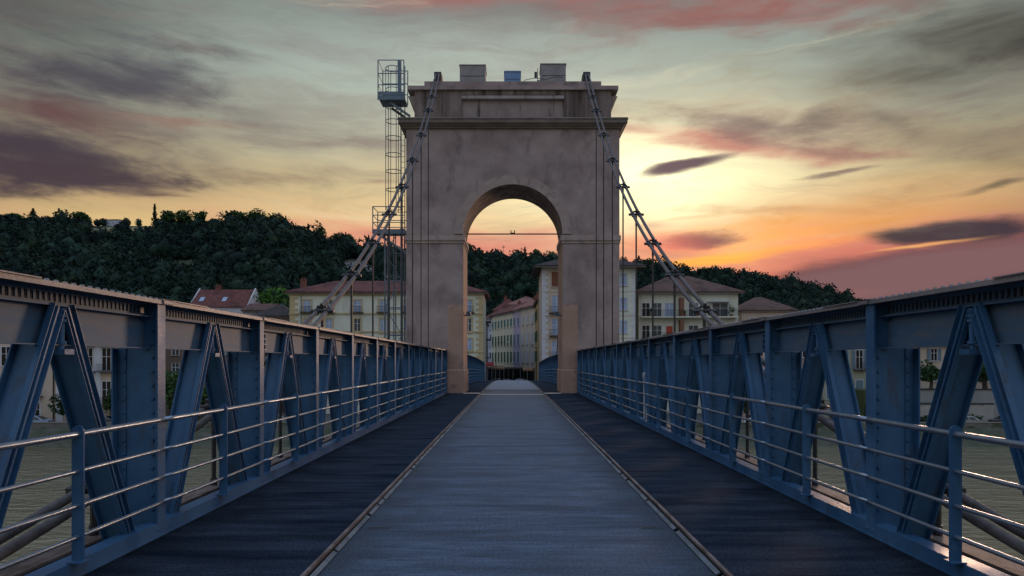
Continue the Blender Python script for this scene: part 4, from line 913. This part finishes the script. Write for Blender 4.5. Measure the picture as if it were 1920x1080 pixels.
def car(label, x, y, z, rz, paint, group='parked cars'):
    g = empty('parked_car', label, 'car', (x, y, z), rz, group=group)
    prof = [(-2.05, .28), (-2.1, .62), (-1.98, .86), (-1.2, .95), (-.62, 1.40), (.55, 1.44), (1.35, 1.0), (2.0, .9), (2.08, .6), (2.02, .26)]
    b = MB(); n = len(prof)
    def yy(zv): return .84 if zv < .95 else .84-(zv-.95)*.42
    vs = [(px, -yy(pz), pz) for px, pz in prof]+[(px, yy(pz), pz) for px, pz in prof]
    b.add(vs, [tuple(range(n)), tuple(range(2*n-1, n-1, -1))]+[(j, j+n, (j+1) % n+n, (j+1) % n) for j in range(n)]); b.build('body', paint, g)
    b = MB()
    for s in (-1, 1):
        f = lambda px, pz: (px, s*(yy(pz)+.006), pz)
        b.add([f(-1.05, .98), f(-.02, .98), f(-.02, 1.36), f(-.58, 1.35)], [(0, 1, 2, 3)]); b.add([f(.05, .98), f(1.15, .98), f(.52, 1.37), f(.05, 1.37)], [(0, 1, 2, 3)])
    b.add([(-1.16, -.76, .985), (-1.16, .76, .985), (-.66, .6, 1.39), (-.66, -.6, 1.39)], [(0, 1, 2, 3)]); b.add([(1.36, -.76, 1.02), (1.36, .76, 1.02), (.62, .6, 1.42), (.62, -.6, 1.42)], [(0, 1, 2, 3)])
    b.build('window', DKG, g)
    for px in (-1.3, 1.3):
        for s in (-1, 1):
            w_ = MB().tube([(px, s*.66, .32), (px, s*.87, .32)], .32, 14).build('wheel', mat('tyre_rubber', (.012, .012, .013), .8), g); MB().tube([(px, s*.865, .32), (px, s*.885, .32)], .19, 10).build('rim', GALV, w_)
    for s in (-1, 1): MB().box(-2.11, -2.02, s*.5-.16, s*.5+.16, .62, .76).build('headlight', WSH, g)
    for s in (-1, 1): MB().box(2.0, 2.085, s*.55-.12, s*.55+.12, .66, .82).build('tail_light', mat('tail_lamp_red', (.25, .01, .01), .3), g)
    return g
CW = mat('white_car_paint', (.6, .62, .66), .3, coat=.5); CB = mat('pale_blue_car_paint', (.25, .34, .5), .3, coat=.5); CD = mat('dark_car_paint', (.03, .035, .045), .3, coat=.5); CS = mat('silver_car_paint', (.3, .31, .33), .3, .4, coat=.5)
car('white car crossing at the street end beyond the bridge', X_(976, 130), 130, zst(130), R(62), CW)
car('dark car left of the white one at the street end', X_(950, 128), 128, zst(128), R(100), CD)
car('pale blue car at the left of the street end', X_(932, 131), 131, zst(131), R(80), CB)
car('pale blue car parked on the quay at the far left', X_(64, 89.6), 89.6, ZQ, R(10), CB)
car('dark car parked on the left quay under the iron balconies', X_(196, 90), 90, ZQ, 0, CD)
car('silver car parked on the left quay beyond the fourth post', X_(520, 92), 92, ZQ, 0, CS)
car('white car parked on the right quay before the pinkish house', X_(1420, 92), 92, ZQ, PI, CW)
car('silver car parked below the lower garden wall on the right', X_(1810, 89.8), 89.8, ZQ, 0, CS)
car('dark car parked at the far right end of the quay', X_(1890, 90), 90, ZQ, PI, CD)
# a quay wall behind greenery: long low hedges
for i, (u0, u1, Y, h, lab) in enumerate(((215, 470, 90.2, 1.5, 'long dark hedge along the left quay'), (1660, 1840, 90.9, 1.3, 'low dark hedge at the foot of the right garden wall'))):
    g = empty('hedge', lab, 'hedge', (X_(u0, Y), Y, ZQ)); W = X_(u1, Y)-X_(u0, Y); b = MB(); r = random.Random(i)
    for k in range(1500):
        p = Vector((r.uniform(0, W), r.uniform(-.5, .5), r.uniform(.1, h)*r.uniform(.8, 1.15))); leaves(b, p, .1, .1, .1, 1, .22, r)
    b.build('foliage', LDK, g)

# ================================================================== HILL
SKY = [(-900, 400), (-300, 398), (0, 406), (100, 408), (160, 409), (200, 408), (300, 409), (400, 414), (460, 404), (520, 410), (560, 424), (610, 450), (650, 455), (700, 462), (760, 468), (880, 474), (940, 482), (985, 483), (1040, 488), (1100, 490), (1200, 500), (1290, 510), (1360, 513), (1440, 523), (1500, 533), (1545, 543), (1585, 560), (1640, 588), (1750, 632), (1900, 655), (2300, 668), (2900, 670)]
su = np.array([a[0] for a in SKY], float); sv_ = np.array([a[1] for a in SKY], float)
def ridge(p):
    u = U0+p*F; v = np.interp(u, su, sv_); Yr = np.interp(u, [-300, 500, 960, 1600], [400, 400, 540, 620]); return Yr, (V0-v-np.interp(u, [-300, 500, 960, 1600], [15, 15, 9, 6]))/F*Yr+CZ
def hill_z(x, y):
    p = x/y; Yr, Zr = ridge(p); t = np.clip((y-150)/(Yr-150), 0, 1.6); tc = np.minimum(t, 1)
    e0 = (ZQ-CZ)/150; er = (Zr-CZ)/Yr; e = e0+(er-e0)*(1-(1-tc)**1.5)
    bump = (np.sin(x*.031+1)*np.sin(y*.027+2)*4+np.sin(x*.07+y*.05)*1.5)*np.clip(t*3, 0, 1)*np.clip((1-t)*3, 0, 1)
    return np.where(t <= 1, CZ+e*y, Zr-(t-1)*12)+bump
ps = np.linspace(-1.5, 1.5, 160); ts = np.linspace(0, 1.6, 70); vs = []; fs = []
for j, tt in enumerate(ts):
    for i, p in enumerate(ps):
        Yr, Zr = ridge(p); y = 150+(Yr-150)*tt; x = p*y; vs.append((x, y, float(hill_z(x, y))))
for j in range(len(ts)-1):
    for i in range(len(ps)-1): a = j*160+i; fs.append((a, a+1, a+161, a+160))
me = bpy.data.meshes.new('hillside'); me.from_pydata(vs, [], fs); me.update(); me.polygons.foreach_set('use_smooth', [True]*len(fs)); me.materials.append(mat('hill_undergrowth', (.015, .028, .010), .95, 0, col2=(.035, .05, .02), scale=(.05, .05, .05)))
link('hillside', me, kind='structure')
def solve(u, v, lo=200, hi=None):
    p = (u-U0)/F; Yr, Zr = ridge(p)
    for y in np.linspace(lo, Yr, 300):
        if float(hill_z(p*y, y)) >= Z_(v, y): return p*y, float(y)
    return p*Yr, float(Yr)
MEAD = mat('dry_meadow', (.16, .14, .06), .95, 0, col2=(.22, .18, .08), scale=(.1, .1, .1))
# meadow patches drawn as terrain-hugging sheets
clear = []
def meadow(name, u0, u1, v0, v1, m=MEAD):
    vs = []; fs = []; nu, nv = 12, 5
    for j in range(nv+1):
        for i in range(nu+1):
            u = u0+(u1-u0)*i/nu; x, y = solve(u, v0+(v1-v0)*j/nv+1.5*math.sin(i*1.3)); vs.append((x, y, float(hill_z(x, y))+.5))
    for j in range(nv):
        for i in range(nu): a = j*(nu+1)+i; fs.append((a, a+1, a+nu+2, a+nu+1))
    me = bpy.data.meshes.new(name); me.from_pydata(vs, [], fs); me.update(); me.materials.append(m); link(name, me, kind='structure'); clear.append((u0-5, u1+5, v0-3, v1+3))
meadow('meadow', 172, 292, 429, 440); meadow('meadow_far', 975, 1020, 484, 489)
# forest: one mass of merged crowns
def forest():
    # prototypes: leafy crown = uneven core + leaf clumps
    protos = []
    for k in range(7):
        r = random.Random(100+k); b = MB(); bm = bmesh.new(); bmesh.ops.create_icosphere(bm, subdivisions=1, radius=.84)
        for v in bm.verts: v.co *= r.uniform(.75, 1.15)
        vs = [tuple(v.co+Vector((0, 0, .0))) for v in bm.verts]; fs = [tuple(v.index for v in f.verts) for f in bm.faces]; bm.free()
        b.add(vs, fs)
        if k == 6: leaves(b, (0, 0, 0), .8, .8, 1.2, 90, .18, r, conic=True)
        else:
            lb = [(Vector((r.gauss(0, 1), r.gauss(0, 1), r.gauss(0, .8))).normalized(), r.uniform(.1, .3)) for _ in range(6)]
            for i in range(120):
                d = Vector((r.gauss(0, 1), r.gauss(0, 1), r.gauss(0, 1)+.3)).normalized(); kk = .86+sum(max(0, d.dot(l)-.7)*3*a for l, a in lb); leaves(b, d*kk*r.uniform(.88, 1.04), .02, .02, .02, 1, .15, r)
        V = np.array(b.v); Q = [f if len(f) == 4 else (f[0], f[1], f[2], f[2]) for f in b.f]; T = []
        for f in b.f:
            T.append(f[:3]); 
            if len(f) == 4: T.append((f[0], f[2], f[3]))
        protos.append((V, np.array(T)))
    VV = []; TT = []; off = 0; rnd = random.Random(5); cnt = 0
    for tries in range(9500):
        p = rnd.uniform(-1.0, 1.0) if rnd.random() < .25 else rnd.uniform(-.78, .52); Yr, Zr = ridge(p); Yr = float(Yr)
        y = 165+(Yr+10-165)*rnd.random()**.75; x = p*y; z = float(hill_z(x, y))
        if y < 195 and abs(x) < 14: continue
        u = U0+x/y*F; v = V0-(z-CZ)/y*F
        if any(a < u < b and c-2 < v < d+9 for a, b, c, d in clear): continue
        s = (rnd.uniform(1.6, 3.2) if rnd.random() < .6 else rnd.uniform(3.2, 5.6))*(1+.2*(y > 380)); 
        if y > Yr-25: s = min(s, 2.6)
        V, T = protos[6 if rnd.random() < .05 else rnd.randrange(6)]
        a = rnd.uniform(0, 2*PI); ca, sa = math.cos(a), math.sin(a); hz = s*rnd.uniform(.85, 1.35)
        W = np.stack([(V[:, 0]*ca-V[:, 1]*sa)*s+x, (V[:, 0]*sa+V[:, 1]*ca)*s+y, V[:, 2]*hz+z+hz*.65], 1)
        VV.append(W); TT.append(T+off); off += len(W); cnt += 1
    V = np.concatenate(VV).astype(np.float32); T = np.concatenate(TT).astype(np.int32)
    me = bpy.data.meshes.new('forest'); me.vertices.add(len(V)); me.vertices.foreach_set('co', V.ravel()); me.loops.add(T.size); me.loops.foreach_set('vertex_index', T.ravel())
    me.polygons.add(len(T)); me.polygons.foreach_set('loop_start', np.arange(0, T.size, 3, dtype=np.int32)); me.polygons.foreach_set('loop_total', np.full(len(T), 3, dtype=np.int32)); me.update(calc_edges=True)
    me.materials.append(mat('forest_leaves', (.004, .012, .010), .85, 0, col2=(.015, .036, .022), scale=(.10, .10, .12), detail=2, lo=.38, hi=.62, island=.3, spec=.15, col3=(.036, .058, .030), s3=(.07, .07, .09), lo3=.56, hi3=.68))
    link('hillside_forest', me, label='dense dark green woodland covering the hill', cat='forest', kind='stuff')
    print('forest', cnt, len(T))
# houses on the hill
def hillhouse(name, label, u, v, w, h, wall, roofm, rh=1.6, d=8, k=3, lo=200, gl=SKYCURT):
    x, y = solve(u, v); z = float(hill_z(x, y)); clear.append((u-w/2/y*F-6, u+w/2/y*F+6, v-h/y*F-4, v+4))
    house(name, label, x-w/2, y-2, w, d, z-1.5, z+h, wall, roofm, rh, .3, cols=[w*(i+.5)/k for i in range(k)], rows=[z+h*.55], wk=dict(w=1.2, h=min(1.5, h*.5), gl=gl))
hillhouse('hill_house', 'small white house among trees near the top of the left hill', 215, 421, 9, 3.0, WHITE, TDRK, 1.2)
hillhouse('hill_house', 'grey pyramid-roofed house on the ridge between two tree clumps', 400, 414, 10, 3, GREY, TDRK, 3.2)
hillhouse('hill_house', 'white villa on the slope behind the left cable', 665, 503, 13, 3.2, WHITE, TBRN, 1.2, k=4)
hillhouse('hill_house', 'small grey annex right of the white villa on the slope', 690, 512, 6, 2.6, GREY, TDRK, 1.2)
x, y = solve(327, 505); z = float(hill_z(x, y)); clear.append((275, 380, 490, 512))
g = empty('terrace_wall', 'long pale broken retaining wall half hidden in the left wood', 'wall', (x-16, y-3, z-2)); b = MB(); r = random.Random(3); xx = 0
while xx < 32: w_ = r.uniform(3, 6); b.box(xx, xx+w_*.8, 0, 1.2, 0, r.uniform(3.4, 5.2)); xx += w_
b.build('wall_face', wallm('grey_rubble', (.16, .155, .15)), g)
hillhouse('hill_house', 'house with dark pointed roof on the skyline inside the arch', 996, 480, 9, 3.4, GREY, TDRK, 2.4)
forest()
# skyline trees that stand out one by one
ST = [(2, 400, 14, 4.5, 0, 'feathery dark tree at the very left of the ridge'), (28, 398, 13, 6, 0, 'broad dark tree, second from the left edge on the ridge'), (62, 391, 15, 5.5, 1, 'cone-shaped dark tree on the ridge, third from the left edge'), (152, 395, 14, 6, 0, 'flat-topped spreading tree on the left ridge'),
      (290, 382, 14, 2.4, 1, 'slim spire-like conifer on the ridge, tallest of the left skyline'), (316, 391, 13, 4.5, 0, 'bushy tree just right of the slim spire conifer'), (345, 392, 13, 7, 0, 'large round tree crown left of the pyramid-roofed house'), (376, 394, 10, 3.8, 0, 'small round tree directly left of the pyramid-roofed house'),
      (105, 398, 9, 2.2, 1, 'small spire conifer between cone tree and flat-topped tree'), (440, 391, 14, 8, 0, 'big round tree crown right of the pyramid-roofed house'), (480, 394, 13, 7, 0, 'dense round tree near the high point of the left ridge'), (520, 402, 12, 7, 0, 'dark rounded tree where the left ridge starts to fall'),
      (578, 420, 9, 2.4, 1, 'small pointed conifer on the falling left ridge'), (600, 420, 11, 4.2, 0, 'airy tree standing alone on the falling left ridge'), (634, 437, 10, 5, 0, 'round tree left of the cable on the ridge'), (654, 436, 9, 4, 0, 'low round tree nearest the left cable on the ridge'),
      (878, 455, 13, 4.5, 0, 'tree on the skyline against the left jamb inside the arch'), (984, 463, 12, 4.0, 1, 'pointed conifer left of the skyline house in the arch'), (1006, 466, 12, 4.4, 0, 'round tree right of the skyline house in the arch'), (1034, 469, 10, 6.5, 0, 'broad tree at the right jamb inside the arch'),
      (1216, 482, 14, 7, 0, 'airy tree rim-lit by sunset right of the tower'), (1238, 487, 11, 5, 0, 'smaller airy tree right of the rim-lit one'), (1284, 496, 11, 6, 0, 'round tree silhouetted against the orange glow by the right cable'), (1322, 500, 11, 7, 0, 'wide tree just right of the right cable on the ridge'), (1365, 500, 12, 8, 0, 'first round crown of the falling right ridge')]
for i, (u, v, h, r, con, lab) in enumerate(ST):
    Yr, Zr = ridge((u-U0)/F); y = float(Yr)-12; x = (u-U0)/F*y; ztop = Z_(v, y); zb = float(hill_z(x, y)); hh = max(h*.6, ztop-zb)
    tree('conifer' if con else 'ridge_tree', lab, x, y, ztop-hh, hh, r*.9, LCY if con else LMD, 500 if con else 650, conic=bool(con), size=.75 if not con else .6, seed=200+i, group='skyline trees')
# utility masts on the ridge
for i, (u, v, lab) in enumerate(((944, 460, 'thin mast on the ridge left of centre inside the arch'), (978, 464, 'thin mast just left of the pointed conifer in the arch'))):
    p = (u-U0)/F; Yr, Zr = ridge(p); y = float(Yr)-8; z = float(hill_z(p*y, y)); zt = Z_(v, y)-z
    g = empty('ridge_mast', lab, 'mast', (p*y, y, z), group='ridge masts'); MB().tube([(0, 0, 0), (0, 0, zt)], .18, 5).build('pole', IRON, g); MB().box(-1.2, 1.2, -.1, .1, zt*.88, zt*.92).build('crossbar', IRON, g)
